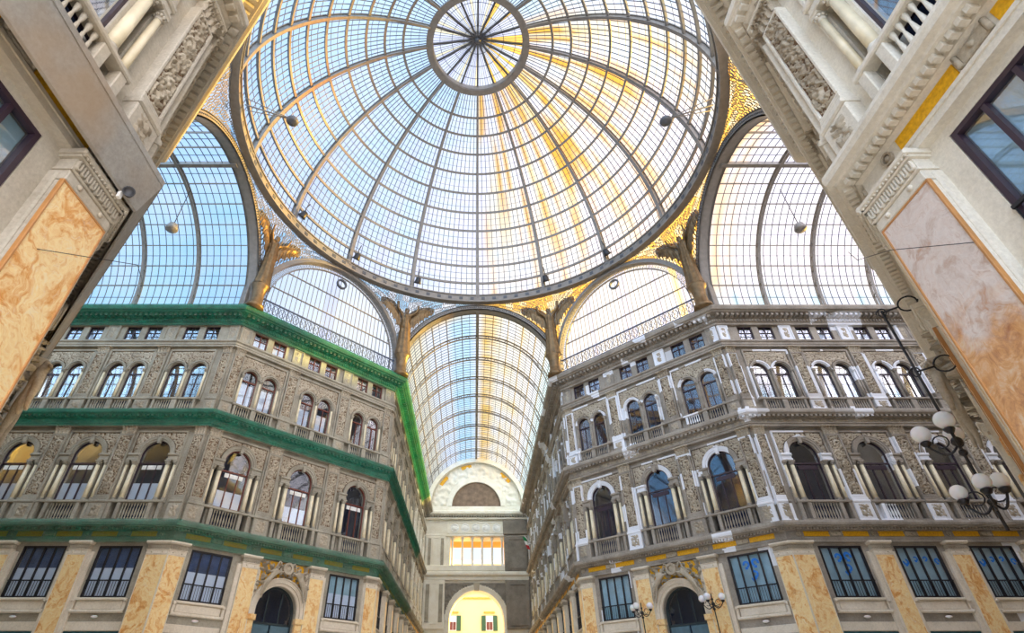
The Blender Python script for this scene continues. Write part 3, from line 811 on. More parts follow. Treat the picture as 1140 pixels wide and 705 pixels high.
# ---------------------------------------------------------------- cornices
PROF1 = [(0, 9.45), (.2, 9.45), (.2, 9.6), (.23, 9.6), (.23, 9.68), (.14, 9.7), (.14, 10.06), (.24, 10.1), (.26, 10.16), (.52, 10.19), (.54, 10.24), (.66, 10.26), (.69, 10.38), (.66, 10.5), (0, 10.54)]
PROF2 = [(0, 16.46), (.3, 16.46), (.3, 16.6), (.36, 16.62), (.36, 16.68), (.24, 16.7), (.24, 17.0), (.36, 17.05), (.38, 17.12), (.62, 17.16), (.64, 17.22), (.71, 17.24), (.73, 17.38), (.7, 17.5), (0, 17.54)]
PROFA = [(0, 22.6), (.26, 22.6), (.26, 22.74), (.3, 22.76), (.3, 22.9), (.4, 22.98), (.4, 23.1), (.1, 23.18), (0, 23.2)]
PROF3 = [(0, 24.52), (.22, 24.52), (.22, 24.68), (.3, 24.72), (.34, 24.98), (.42, 25.02), (.42, 25.18), (.95, 25.2), (.97, 25.26), (1.12, 25.3), (1.19, 25.5), (1.19, 25.62), (.4, 25.9), (0, 25.9)]
def path(d, sx, sy, ends):
    """plan points of the line offset d from the wall: along the side arm, round both corners, along the nave"""
    ex, ey = ends
    pts = [(ex, W - d), (A - .414 * d, W - d), (W - d, A - .414 * d), (W - d, ey)]
    return [Vector((sx * x, sy * y)) for x, y in pts]
def sweep(prof, sx, sy, ends, mat=None, closed=False):
    b = MB(); vs = []
    for d, z in prof:
        for p in path(d, sx, sy, ends): vs.append((p.x, p.y, z))
    fs = []
    n = len(prof)
    for i in range(n - 1 if not closed else n):
        for s in range(3):
            a, c = i * 4 + s, ((i + 1) % n) * 4 + s
            q = (a, a + 1, c + 1, c); fs.append(q if sx * sy > 0 else q[::-1])
    return b.add(vs, fs, mat)
def along(sx, sy, ends, d, step, seg=(0, 1, 2)):
    P = path(d, sx, sy, ends)
    for s in seg:
        a, c = P[s], P[s + 1]; L = (c - a).length; n = max(1, int(L / step)); t = (c - a).normalized()
        w0 = path(0, sx, sy, ends); nn = Vector((t.y, -t.x))
        if nn.dot(Vector((0, 0)) - (a + c) / 2) < 0 : nn = -nn
        if s == 2: nn = Vector((-sx, 0))
        if s == 0: nn = Vector((0, -sy))
        for i in range(n): yield a + t * (L * (i + .5) / n), t, nn
def dentils(sx, sy, ends, d, depth, w, z0, z1, step, seg=(0, 1, 2)):
    b = MB()
    for p, t, nn in along(sx, sy, ends, d, step, seg):
        q = p + nn * depth
        b.bar((p.x, p.y, (z0 + z1) / 2), (q.x, q.y, (z0 + z1) / 2), w, z1 - z0)
    return b
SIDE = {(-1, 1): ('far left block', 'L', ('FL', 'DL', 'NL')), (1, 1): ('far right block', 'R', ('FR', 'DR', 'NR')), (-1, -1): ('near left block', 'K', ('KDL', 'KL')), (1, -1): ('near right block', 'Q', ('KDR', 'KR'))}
for (sx, sy), (ph, pal, fk) in SIDE.items():
    ends = (A + 24, YF if sy > 0 else A + 14)
    if sy < 0: ends = (A + 8, A + 14)
    mo = pal
    # first cornice with gold frieze panels
    c = sweep(PROF1, sx, sy, ends).build('lower_cornice', mo)
    tag(c, 'cornice above the mezzanine with gold frieze panels, ' + ph, 'cornice', 'lower cornices', 'thing')
    dentils(sx, sy, ends, .3, .16, .1, 10.06, 10.18, .19).build('dentil_moulding', pal, c)['kind'] = 'stuff'
    for key in fk:
        f = F[key]; far = key in ('NL', 'NR')
        for i, cc in enumerate(f.bays):
            if key in ('FL', 'FR') and i > 4: continue
            for s in (-1, 1):
                mb = MB().bbox(-.72, .72, .14, .16, 9.75, 10.03, .008)
                o = GP.copy() if 'GP' in globals() else mb.build('gold_panel', 'gold')
                if 'GP' in globals(): COL.objects.link(o)
                else: GP = o
                o.parent = c; o.matrix_world = f.mw(cc) @ Matrix.Translation((s * 1.12, 0, 0))
            if not far:
                for q, nm in ((0, 'cartouche'), (f.bw / 2, 'rosette')):
                    if nm == 'cartouche':
                        mb = MB().bbox(-.26, .26, .14, .2, 9.76, 10.02, .02).tube([(-.3, .19, 9.76), (-.3, .19, 10.02)], .05, 8).tube([(.3, .19, 9.76), (.3, .19, 10.02)], .05, 8).sphere((0, .2, 9.89), .06, 5)
                    else:
                        mb = MB().ring(0, 9.89, .09, .13, .14, .2, 0, 2 * PI, 16).sphere((0, .15, 9.89), .07, 5)
                    g = 'G_' + nm
                    if g in globals(): o = globals()[g].copy(); COL.objects.link(o)
                    else: o = mb.build('frieze_' + nm, 'carved'); globals()[g] = o
                    o.parent = c; o.matrix_world = f.mw(cc - (0 if q == 0 else q)) 
    c = sweep(PROF2, sx, sy, ends).build('middle_cornice', mo)
    tag(c, 'cornice between first and second floors, ' + ph, 'cornice', 'middle cornices', 'thing')
    dentils(sx, sy, ends, .38, .22, .15, 17.02, 17.15, .3).build('dentil_moulding', pal, c)['kind'] = 'stuff'
    # carved frieze under middle cornice, follows each facade
    for key in fk:
        f = F[key]; L = f.L if key[0] != 'F' else 21
        rz = math.atan2(-f.n.x, f.n.y); lx = Vector((math.cos(rz), math.sin(rz))); sg = 1 if lx.dot(f.u) > 0 else -1
        x0, x1 = sorted((0, sg * L))
        fb = MB().relief(x0, x1, 16.72, 16.98, .25, .09, floral(.22, 1.), .07 if key[0] != 'N' else .16)
        o = fb.build('carved_frieze', 'carved', c); o.matrix_world = f.mw(0)
    c = sweep(PROFA, sx, sy, ends).build('attic_string_course', mo)
    tag(c, 'moulded string course below the attic, ' + ph, 'cornice', 'attic string courses', 'thing')
    c = sweep(PROF3, sx, sy, ends).build('crowning_cornice', mo)
    tag(c, 'deep bracketed crowning cornice, ' + ph, 'cornice', 'crowning cornices', 'thing')
    dentils(sx, sy, ends, .42, .4, .17, 24.98, 25.19, .36).build('bracket_moulding', pal, c)['kind'] = 'stuff'
    dentils(sx, sy, ends, .3, .1, .1, 24.74, 24.9, .22).build('dentil_moulding', pal, c)['kind'] = 'stuff'
    # blocking course above
    bc = sweep([(.25, 25.86), (.25, 26.15), (-.6, 26.15)], sx, sy, ends).build('trim_parapet', 'iron')
    bc['kind'] = 'structure'
# safety nets over the far left block
def net(name, prof, ends, label, mt='net'):
    o = sweep(prof, -1, 1, ends).build(name, mt); return tag(o, label, 'safety net', None, 'thing')
net('safety_net', [(.24, 24.45), (.5, 24.8), (1.0, 25.1), (1.24, 25.3), (1.24, 25.66)], (A + 24, 47.5), 'green safety net wrapped round the crowning cornice, far left block')
net('safety_net', [(.4, 16.42), (.5, 16.8), (.77, 17.2), (.77, 17.44), (.6, 17.56)], (A + 24, 43), 'green safety net wrapped round the middle cornice, far left block')
net('safety_net', [(.27, 9.42), (.3, 9.75), (.5, 10.12), (.73, 10.24), (.73, 10.44), (.6, 10.6)], (A + 24, 37), 'green safety net over the lower gold-panelled cornice, far left block', 'netthin')
MBR = sweep([(.69, 10.3), (.75, 10.3), (.75, 10.44), (.69, 10.44)], -1, -1, (A + .5, A + 14), closed=True)
bd = sweep([(.52, 9.44), (.56, 9.47), (.73, 10.22), (.735, 10.42), (.72, 10.42), (.715, 10.23), (.53, 9.5)], -1, -1, (A + .5, A + 14), closed=True).build('protective_board', 'board')
tag(bd, 'long grey board boxing in the cornice overhead at near left', 'board', None, 'thing')
MBR.build('edge_batten', 'board', bd)

# ---------------------------------------------------------------- glass roofs
def arc3(r, cz, n, x, a0=0., a1=PI): return [(x, r * math.cos(a0 + (a1 - a0) * i / n), cz + r * math.sin(a0 + (a1 - a0) * i / n)) for i in range(n + 1)]
def arcbar(b, x0, x1, cz, r0, r1, n=40, a0=0., a1=PI):
    vs = []
    for i in range(n + 1):
        a = a0 + (a1 - a0) * i / n; c, s = math.cos(a), math.sin(a)
        vs += [(x0, r0 * c, cz + r0 * s), (x1, r0 * c, cz + r0 * s), (x1, r1 * c, cz + r1 * s), (x0, r1 * c, cz + r1 * s)]
    fs = []
    for i in range(n):
        for q in range(4): fs.append((i * 4 + q, i * 4 + (q + 1) % 4, i * 4 + 4 + (q + 1) % 4, i * 4 + 4 + q))
    fs += [(0, 1, 2, 3), (n * 4 + 3, n * 4 + 2, n * 4 + 1, n * 4)]
    return b.add(vs, fs)
def vault(name, mw, nb, bw, label, tint, fine=True):
    root = empty(name); CZ, R = 26.15, 7.45
    for i in range(nb + 1):
        x = i * bw + (.35 if i == 0 else 0); b = MB(); w = .1
        if i > 0:
            arcbar(b, x - w, x + w, CZ, R - .06, R, 40); arcbar(b, x - w, x + w, CZ, R - .38, R - .32, 40)
            for k_ in range(44):
                a = PI * (k_ + .5) / 44; a2 = a + PI / 88 * (1 if k_ % 2 else -1)
                b.bar((x, (R - .35) * math.cos(a), CZ + (R - .35) * math.sin(a)), (x, (R - .03) * math.cos(a2), CZ + (R - .03) * math.sin(a2)), .05, .05, (1, 0, 0))
            b.build('rib', 'iron', root)
    Lx = nb * bw
    th = [PI / 2 + math.radians(12.4 * k_) for k_ in range(-6, 7)]
    for a in th:
        big = abs(a - PI / 2) < .01
        MB().bar((0, (R - .04) * math.cos(a), CZ + (R - .04) * math.sin(a)), (Lx, (R - .04) * math.cos(a), CZ + (R - .04) * math.sin(a)), .3 if big else .07, .35 if big else .12, (0, math.cos(a), math.sin(a))).build('purlin', 'iron', root)
    MB().box(0, Lx, R - .15, R + .05, CZ - .1, CZ + .12).build('base_beam', 'iron', root)
    MB().box(0, Lx, -R - .05, -R + .15, CZ - .1, CZ + .12).build('base_beam', 'iron', root)
    g = MB(); pp = 8
    for i in range(nb):
        for q in range(1, pp):
            x = (i + q / pp) * bw; arcbar(g, x - .018, x + .018, CZ, R, R + .05, 36)
    allth = [0] + th + [PI]
    for i in range(len(allth) - 1):
        a = (allth[i] + allth[i + 1]) / 2
        g.bar((0, R * math.cos(a), CZ + R * math.sin(a)), (Lx, R * math.cos(a), CZ + R * math.sin(a)), .035, .04, (0, math.cos(a), math.sin(a)))
    g.build('glazing_bars', 'bar', root)
    p = MB(); rr = R + .07; rnd = random.Random(sum(map(ord, name)) + nb)
    A2 = []
    for i in range(len(allth) - 1): A2 += [allth[i], (allth[i] + allth[i + 1]) / 2]
    A2.append(PI)
    def vt(x, a):  # vault pane colour with bands of gold and blue light painted in
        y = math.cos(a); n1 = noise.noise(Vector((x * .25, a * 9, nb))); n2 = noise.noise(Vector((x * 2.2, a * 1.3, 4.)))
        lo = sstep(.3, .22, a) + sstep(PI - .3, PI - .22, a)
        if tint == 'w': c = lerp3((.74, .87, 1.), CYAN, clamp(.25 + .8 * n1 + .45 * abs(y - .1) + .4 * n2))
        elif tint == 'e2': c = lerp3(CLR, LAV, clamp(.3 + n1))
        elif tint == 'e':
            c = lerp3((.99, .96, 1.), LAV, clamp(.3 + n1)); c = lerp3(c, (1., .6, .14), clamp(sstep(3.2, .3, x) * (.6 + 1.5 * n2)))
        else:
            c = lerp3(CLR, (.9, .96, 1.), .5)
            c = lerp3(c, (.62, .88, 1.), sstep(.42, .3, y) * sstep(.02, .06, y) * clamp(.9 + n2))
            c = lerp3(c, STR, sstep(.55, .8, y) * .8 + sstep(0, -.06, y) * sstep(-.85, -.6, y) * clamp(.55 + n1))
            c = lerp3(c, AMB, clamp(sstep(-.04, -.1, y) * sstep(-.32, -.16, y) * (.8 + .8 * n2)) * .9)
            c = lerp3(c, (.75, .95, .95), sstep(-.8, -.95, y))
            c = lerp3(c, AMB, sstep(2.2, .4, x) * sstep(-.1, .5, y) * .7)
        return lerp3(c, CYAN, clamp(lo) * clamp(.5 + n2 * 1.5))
    for i in range(nb):
        for c_ in range(pp):
            x0, x1 = (i + c_ / pp) * bw, (i + (c_ + 1) / pp) * bw
            for k_ in range(len(A2) - 1):
                a0, a1 = A2[k_], A2[k_ + 1]
                q = [(x0, a0), (x1, a0), (x1, a1), (x0, a1)]
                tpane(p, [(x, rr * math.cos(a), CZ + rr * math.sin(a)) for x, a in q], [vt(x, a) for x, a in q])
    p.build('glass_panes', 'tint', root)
    # gangway hanging across one bay
    x = 1.55 * bw if tint != 'n' else 7.4 * bw
    root.matrix_world = mw
    return tag(root, label, 'glass roof', 'barrel-vaulted glass roofs', 'thing')
def Rz(a): return Matrix.Rotation(a, 4, 'Z')
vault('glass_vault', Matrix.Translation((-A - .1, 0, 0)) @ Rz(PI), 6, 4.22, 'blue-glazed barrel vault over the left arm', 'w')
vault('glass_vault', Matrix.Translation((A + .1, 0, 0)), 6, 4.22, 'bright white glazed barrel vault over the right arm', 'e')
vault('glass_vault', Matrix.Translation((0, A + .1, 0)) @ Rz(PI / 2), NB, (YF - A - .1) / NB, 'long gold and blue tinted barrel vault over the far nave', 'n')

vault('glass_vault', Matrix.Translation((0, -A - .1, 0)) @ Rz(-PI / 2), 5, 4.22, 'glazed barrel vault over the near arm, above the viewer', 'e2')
# big arches at the arm mouths: local x outward, opening in the local y-z plane
def big_arch(rz, label):
    r = empty('roof_arch'); CZ = 26.3
    b = MB(); arcbar(b, -.3, .55, CZ, 7.2, 7.3, 48); arcbar(b, -.3, -.18, CZ, 7.2, 7.72, 48); arcbar(b, .4, .55, CZ, 7.2, 7.75, 48); arcbar(b, -.3, .55, CZ, 7.64, 7.74, 48)
    b.build('arch_girder', 'iron', r)
    l = MB()
    for i in range(110):
        a = PI * (i + .5) / 110
        l.bar((-.24, 7.24 * math.cos(a), CZ + 7.24 * math.sin(a)), (.5, 7.24 * math.cos(a), CZ + 7.24 * math.sin(a)), .05, .06, (0, math.cos(a), math.sin(a)))
        l.sphere((-.32, 7.46 * math.cos(a), CZ + 7.46 * math.sin(a)), .06, 3)
    l.build('soffit_ribbing', 'irondk', r)
    for s in (-1, 1): MB().box(-.3, .5, s * 7.46 - .2, s * 7.46 + .2, 25.9, CZ + .05).build('arch_foot', 'iron', r)
    r.matrix_world = Rz(rz) @ Matrix.Translation((A, 0, 0))
    tag(r, label, 'arch', 'great arches below the dome', 'thing')
big_arch(PI, 'great iron arch at the mouth of the left arm'); big_arch(0, 'great iron arch at the mouth of the right arm')
big_arch(PI / 2, 'great iron arch at the mouth of the far nave')

def scroll_tubes(b, pt, cell, n, r=.018, seed=1):
    """small curled bars laid on a surface pt(u, v)"""
    rnd = random.Random(seed)
def lunette(rz, label, tint):
    root = empty('lunette_window'); CZ, RO, RI = 27.3, 6.92, 6.0
    b = MB(); b.ring(0, CZ, 6.62, RO, -.35, .3, n=48, leg=1.2); b.ring(0, CZ, 6.5, 6.62, -.1, .4, n=48, leg=1.2)
    b.build('arch_frame', 'iron', root)
    b = MB(); b.ring(0, CZ, RI, RI + .06, -.05, .12, n=44, leg=1.2)
    for i in range(64):
        a = PI * (i + .5) / 64; c, s = math.cos(a), math.sin(a); rm = (RI + 6.55) / 2
        b.tube([(rm * c + .2 * math.cos(t), .02, CZ + rm * s + .2 * math.sin(t)) for t in [q * PI / 4 for q in range(8)]], .022, 4, closed=True)
        b.bar((RI * c, .02, CZ + RI * s), (6.6 * c, .02, CZ + 6.6 * s), .03, .03, (0, 1, 0))
    b.build('lattice_band', 'iron', root)
    b = MB()
    for x in [-5.6 + .4 * i for i in range(29)]:
        h = math.sqrt(max(0, RI * RI - x * x)); b.box(x - .016, x + .016, -.05, .03, 26.15, CZ + h)
    for z in (28.9, 30.9):
        h = math.sqrt(RI * RI - (z - CZ) ** 2); b.box(-h, h, -.05, .06, z - .035, z + .035)
    b.build('glazing_bars', 'iron', root)
    b = MB()
    for z in (26.2, 27.35): b.box(-6.6, 6.6, .05, .15, z - .05, z + .05)
    for i in range(22):
        x = -6.3 + .6 * i
        b.tube([(x + .24 * math.cos(t), .1, 26.78 + .42 * math.sin(t)) for t in [q * PI / 5 for q in range(10)]], .03, 4, closed=True)
        b.tube([(x + .3 + .1 * math.cos(t), .1, 26.78 + .1 * math.sin(t)) for t in [q * PI / 4 for q in range(8)]], .02, 4, closed=True)
        b.bar((x - .3, .1, 26.25), (x + .3, .1, 27.3), .03, .03, (0, 1, 0)); b.bar((x + .3, .1, 26.25), (x - .3, .1, 27.3), .03, .03, (0, 1, 0))
    b.build('ornamental_railing', 'bar', root)
    b = MB().ring(0, 32.55, .36, .5, 0, .2, 0, 2 * PI, 24); b.build('oculus_ring', 'irondk', root)
    p = MB(); rnd = random.Random(int(rz * 10))
    n = 24
    for i in range(n):
        x0, x1 = -6.5 + 13 * i / n, -6.5 + 13 * (i + 1) / n
        h = [CZ + math.sqrt(max(0, 6.55 ** 2 - x * x)) for x in (x0, x1)]
        mt = 'g_straw' if tint and i < 3 and rnd.random() < .6 else ('g_lav' if rnd.random() < .15 else 'g_clear')  # straw panes paint warm light at one side of the lunette
        p.add([(x0, -.12, 26.1), (x1, -.12, 26.1), (x1, -.12, h[1]), (x0, -.12, h[0])], [(0, 1, 2, 3)], mt)
    p.build('glass_panes', 'g_clear', root)
    root.matrix_world = Rz(rz) @ Matrix.Translation((0, -A + .05, 0))
    tag(root, label, 'window', 'glazed lunettes over the angled walls', 'thing')
lunette(PI + PI / 4, 'half-round glazed lunette over the left angled wall', 0)
lunette(PI - PI / 4, 'half-round glazed lunette over the right angled wall', 1)

# pendentives with winged figures
def oct_r(phi):
    k_ = round(phi / (PI / 4)); return A / math.cos(phi - k_ * PI / 4), k_, A * math.tan(phi - k_ * PI / 4)
def pend_pt(phi, v):
    r, k_, t = oct_r(phi)
    if k_ % 2 == 0: cz, R = 26.3, 7.74
    else: cz, R = 27.3, 6.92
    zb = cz + math.sqrt(max(.02, R * R - t * t)); zt = 34.45
    rr = r + (16.85 - r) * (v ** 1.3) * 1.0
    z = zb + (zt - zb) * v
    if zb > zt - .05: z = zt - .05 + .05 * v
    return Vector((rr * math.cos(phi), rr * math.sin(phi), z))
def wing(s):
    b = MB(); pts = []; n = 12
    top = [(0.15 + 2.1 * t, 0.1 + .5 * math.sin(t * 2.2), 3.6 + .95 * math.sin(t * PI * .55)) for t in [i / n for i in range(n + 1)]]
    bot = [(p[0] * .97 + .05, p[1] - .05, p[2] - (1.7 - 1.25 * (i / n) ** 1.4) * (1 + .18 * (i % 2))) for i, p in enumerate(top)]
    vs = []
    for p, q in zip(top, bot):
        m = [(p[j] * .5 + q[j] * .5) for j in range(3)]
        vs += [(s * p[0], p[1] + .07, p[2]), (s * m[0], m[1] + .13, m[2]), (s * q[0], q[1], q[2]), (s * m[0], m[1] - .02, m[2]), (s * p[0], p[1] - .07, p[2])]
    fs = []
    for i in range(n):
        for q in range(5): fs.append((i * 5 + q, i * 5 + (q + 1) % 5, i * 5 + 5 + (q + 1) % 5, i * 5 + 5 + q))
    fs += [(0, 1, 2, 3, 4), tuple(n * 5 + q for q in (4, 3, 2, 1, 0))]
    b.add(vs, fs)
    for i in range(n):
        p, q = top[i], bot[i]; b.bar((s * p[0], p[1] + .1, p[2]), (s * q[0], q[1] + .04, q[2] - .1), .1, .05, (0, 1, 0))
    return b
def angel_kit():
    K = Kit('winged_figure')
    J = [((0, .35, 2.2), .34, .28), ((0, .36, 2.75), .27, .22), ((0, .4, 3.25), .36, .25), ((0, .42, 3.5), .14), ((0, .5, 3.75), .24), ((0, .5, 3.95), .2),
         ((-.38, .45, 3.3), .13), ((-.75, .7, 3.6), .1), ((-.85, .85, 4.1), .075), ((-.86, .9, 4.28), .08),
         ((.38, .45, 3.3), .13), ((.75, .7, 3.6), .1), ((.85, .85, 4.1), .075), ((.86, .9, 4.28), .08),
         ((-.2, .34, 1.5), .26), ((-.22, .3, .8), .2), ((-.22, .38, .1), .16), ((.2, .34, 1.5), .26), ((.22, .3, .8), .2), ((.22, .38, .1), .16)]
    E = [(0, 1), (1, 2), (2, 3), (3, 4), (4, 5), (2, 6), (6, 7), (7, 8), (8, 9), (2, 10), (10, 11), (11, 12), (12, 13), (0, 14), (14, 15), (15, 16), (0, 17), (17, 18), (18, 19)]
    body = skin(J, E)
    K.part('figure_body', body, 'bronze')
    rb = MB(); prof = []
    for z, rx, ry in ((-.9, .62, .5), (-.3, .52, .44), (.4, .46, .4), (1.2, .42, .36), (1.9, .4, .33), (2.5, .33, .27), (2.9, .38, .29), (3.15, .4, .28)):
        prof.append([((rx + .035 * math.cos(9 * a)) * math.cos(a), .33 + (ry + .035 * math.cos(9 * a)) * math.sin(a), z) for a in [2 * PI * q / 36 for q in range(36)]])
    vs = [p for r_ in prof for p in r_]; fs = [(i * 36 + q, i * 36 + (q + 1) % 36, i * 36 + 36 + (q + 1) % 36, i * 36 + 36 + q) for i in range(len(prof) - 1) for q in range(36)]
    rb.add(vs, fs, None, True)
    K.part('robe', rb, 'bronze')
    for s in (-1, 1): K.part('wing', wing(s), 'bronze')
    K.part('pedestal', MB().lathe([(.62, -2.9), (.6, -2.6), (.42, -2.4), (.4, -1.7), (.46, -1.2), (.6, -.95), (.6, -.8)], 0, .25, 12), 'bronze')
    return K
AK = angel_kit()
for c in range(8):
    phi = PI / 8 + c * PI / 4
    x, y = math.cos(phi), math.sin(phi)
    if y < -.5: continue
    left = x < 0
    n = 20
    root = empty('pendentive')
    sgn = {True: 'left', False: 'right'}[left]
    which = 'beside the nave arch' if abs(x) < .6 else 'beside the side-arm arch'
    g = MB(); tr = MB(); rnd = random.Random(c)
    U = [phi - PI / 8 + .008 + (PI / 4 - .016) * i / n for i in range(n + 1)]; V = [i / 6 for i in range(7)]
    P = [[pend_pt(u, v) for v in V] for u in U]
    for i in range(n):
        for j_ in range(6):
            q = [P[i][j_], P[i + 1][j_], P[i + 1][j_ + 1], P[i][j_ + 1]]
            out = [p * 1 for p in q]
            if not left: mt = 'g_amber' if rnd.random() < .6 else 'g_straw'  # warm light on the right, blue on the left, painted into panes
            else: mt = 'g_clear' if rnd.random() < .6 else 'g_blue'
            g.add([(p.x * 1.012, p.y * 1.012, p.z) for p in out], [(0, 1, 2, 3)], mt)
    g.build('glass_panes', 'g_clear', root)
    # tracery: curled bars of roughly constant size
    for i in range(64):
        uu = phi - PI / 8 + PI / 4 * (i + .5) / 64
        lo, hi = pend_pt(uu, 0), pend_pt(uu, 1); H = (hi - lo).length; m = max(1, int(H / .5))
        tr.tube([pend_pt(uu - PI / 512, q / 8) for q in range(9)], .016, 4)
        for j_ in range(m):
            v = (j_ + .5) / m; cpt = pend_pt(uu, v); tx = (pend_pt(uu + .01, v) - pend_pt(uu - .01, v)).normalized(); tz = (pend_pt(uu, min(1, v + .02)) - pend_pt(uu, max(0, v - .02))).normalized()
            R_ = min(.22, H / m * .46)
            tr.tube([cpt + tx * (R_ * math.cos(t)) + tz * (R_ * math.sin(t)) for t in [q * PI / 3.5 for q in range(7)]], .03, 4, closed=True)
    tr.build('iron_tracery', 'iron', root)
    pr = MB(); rc = A / math.cos(PI / 8)
    Mx = Matrix.Translation((rc * x, rc * y, 0)) @ Rz(phi + PI / 2)
    pb = MB().bbox(-.36, .36, -.5, .0, 25.9, 31.0, .05)
    pb.v = [tuple(Mx @ Vector(v)) for v in pb.v]
    pb.build('corner_post', 'iron', root)
    tag(root, 'iron tracery spandrel %s on the %s under the dome' % (which if y > 0 else 'toward the viewer', sgn), 'spandrel', 'tracery spandrels under the dome', 'thing')
    if y > 0: AK.place(Matrix.Translation(((rc - .55) * x, (rc - .55) * y, 28.75)) @ Rz(phi + PI / 2) @ Matrix.Diagonal((1.18, 1.1, 1.08, 1)), 'bronze winged figure %s on the %s' % (which if y > 0 else 'toward the viewer', sgn), 'statue', 'winged figures below the dome')

# ---------------------------------------------------------------- the dome
dome = empty('glass_dome'); ZC, R = 34.6, 16.8
def sp(r, el, az): return Vector((r * math.cos(el) * math.sin(az), r * math.cos(el) * math.cos(az), ZC + r * math.sin(el)))
ELT = math.radians(74.1)
for i in range(16):
    az = i * PI / 8; b = MB(); n = 26
    rad = Vector((math.cos(az), -math.sin(az), 0))
    for (r0, r1, w) in ((R - .25, R - .17, .34), (R + .17, R + .25, .34), (R - .2, R + .2, .1)):
        vs = []
        for q in range(n + 1):
            el = ELT * q / n; k_ = 1 - .45 * q / n
            for rr, s in ((r0, -1), (r0, 1), (r1, 1), (r1, -1)): vs.append(sp(rr, el, az) + rad * (s * w / 2 * k_))
        fs = []
        for q in range(n):
            for e in range(4): fs.append((q * 4 + e, q * 4 + (e + 1) % 4, q * 4 + 4 + (e + 1) % 4, q * 4 + 4 + e))
        b.add(vs, fs)
    b.build('dome_rib', 'iron', dome)
ELS = [math.radians(a) for a in (6.3, 13.2, 20, 26.8, 33.5, 40.4, 47.3, 54, 60.2, 66.2)]
def hoop(b, el, r0, r1, hz, n=128, z=None):
    vs = []
    for q in range(n):
        az = 2 * PI * q / n
        for rr, s in ((r0, -1), (r0, 1), (r1, 1), (r1, -1)):
            p = sp(rr, el, az); t = Vector((-math.sin(el) * math.sin(az), -math.sin(el) * math.cos(az), math.cos(el)))
            vs.append(p + t * (s * hz / 2))
    fs = []
    for q in range(n):
        o, o2 = q * 4, ((q + 1) % n) * 4
        for e in range(4): fs.append((o + e, o + (e + 1) % 4, o2 + (e + 1) % 4, o2 + e))
    return b.add(vs, fs)
for el in ELS:
    b = MB(); hoop(b, el, R - .12, R - .04, .22); hoop(b, el, R + .0, R + .12, .05); b.build('dome_hoop', 'iron', dome)
def dtint(a, e):  # dome pane colour: amber light streaks and sky blue painted by direction
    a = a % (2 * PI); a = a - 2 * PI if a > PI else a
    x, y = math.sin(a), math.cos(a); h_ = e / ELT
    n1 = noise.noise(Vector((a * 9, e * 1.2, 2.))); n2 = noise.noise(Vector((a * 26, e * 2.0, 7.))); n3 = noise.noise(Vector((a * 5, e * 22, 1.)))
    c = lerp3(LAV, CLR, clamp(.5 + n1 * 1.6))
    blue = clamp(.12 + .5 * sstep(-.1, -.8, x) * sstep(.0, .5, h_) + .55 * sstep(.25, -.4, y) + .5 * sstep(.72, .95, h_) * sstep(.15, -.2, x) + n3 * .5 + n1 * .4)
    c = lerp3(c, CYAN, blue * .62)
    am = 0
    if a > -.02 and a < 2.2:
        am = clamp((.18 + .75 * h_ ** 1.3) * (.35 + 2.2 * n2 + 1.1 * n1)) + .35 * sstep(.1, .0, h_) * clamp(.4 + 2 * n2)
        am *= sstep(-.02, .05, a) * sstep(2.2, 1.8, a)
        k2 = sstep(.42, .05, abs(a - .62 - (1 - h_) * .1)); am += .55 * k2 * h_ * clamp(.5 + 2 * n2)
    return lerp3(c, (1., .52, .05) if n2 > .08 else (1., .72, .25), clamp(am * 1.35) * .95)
g = MB(); p = MB()
EL = [0.] + ELS + [ELT]
rnd = random.Random(11)
for k_ in range(len(EL) - 1):
    e0, e1 = EL[k_], EL[k_ + 1]; cm = math.cos((e0 + e1) / 2)
    nc = 12 if k_ < 6 else (10 if k_ < 9 else 8)
    for s in range(16):
        for c in range(nc):
            a0, a1 = (s + c / nc) * PI / 8, (s + (c + 1) / nc) * PI / 8
            if c: g.bar(sp(R + .16, e0, a0), sp(R + .16, e1, a0), .055, .05, sp(1, (e0 + e1) / 2, a0) - Vector((0, 0, ZC)))
        for j_ in range(3):
            f0, f1 = e0 + (e1 - e0) * j_ / 3, e0 + (e1 - e0) * (j_ + 1) / 3
            if j_: 
                for c in range(4): g.bar(sp(R + .18, f0, (s + c / 4) * PI / 8), sp(R + .18, f0, (s + (c + 1) / 4) * PI / 8), .022, .04, sp(1, f0, (s + c / 4) * PI / 8) - Vector((0, 0, ZC)))
            for c in range(nc):
                a0, a1 = (s + c / nc) * PI / 8, (s + (c + 1) / nc) * PI / 8
                q = [(a0, f0), (a1, f0), (a1, f1), (a0, f1)]
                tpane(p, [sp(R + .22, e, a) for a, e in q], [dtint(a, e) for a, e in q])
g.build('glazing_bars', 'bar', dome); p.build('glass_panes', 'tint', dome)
def band(r0, r1, z0, z1, n=128):
    b = MB(); vs = []
    for q in range(n):
        a = 2 * PI * q / n
        for r_, z in ((r0, z0), (r1, z0), (r1, z1), (r0, z1)): vs.append((r_ * math.cos(a), r_ * math.sin(a), z))
    fs = []
    for q in range(n):
        o, o2 = q * 4, ((q + 1) % n) * 4
        for e in range(4): fs.append((o + e, o + (e + 1) % 4, o2 + (e + 1) % 4, o2 + e))
    return b.add(vs, fs)
rb = band(16.6, 17.15, 34.1, 34.85).merge(band(16.5, 16.7, 34.02, 34.14)).merge(band(16.5, 16.7, 34.8, 34.92)).build('ring_girder', 'iron', dome)
h = MB()
for i in range(96):
    a = 2 * PI * (i + .5) / 96; c_, s_ = math.cos(a), math.sin(a)
    h.bar((16.61 * c_, 16.61 * s_, 34.47), (16.56 * c_, 16.56 * s_, 34.47), .34, .3)
h.build('girder_openings', 'irondk', rb)['kind'] = 'stuff'
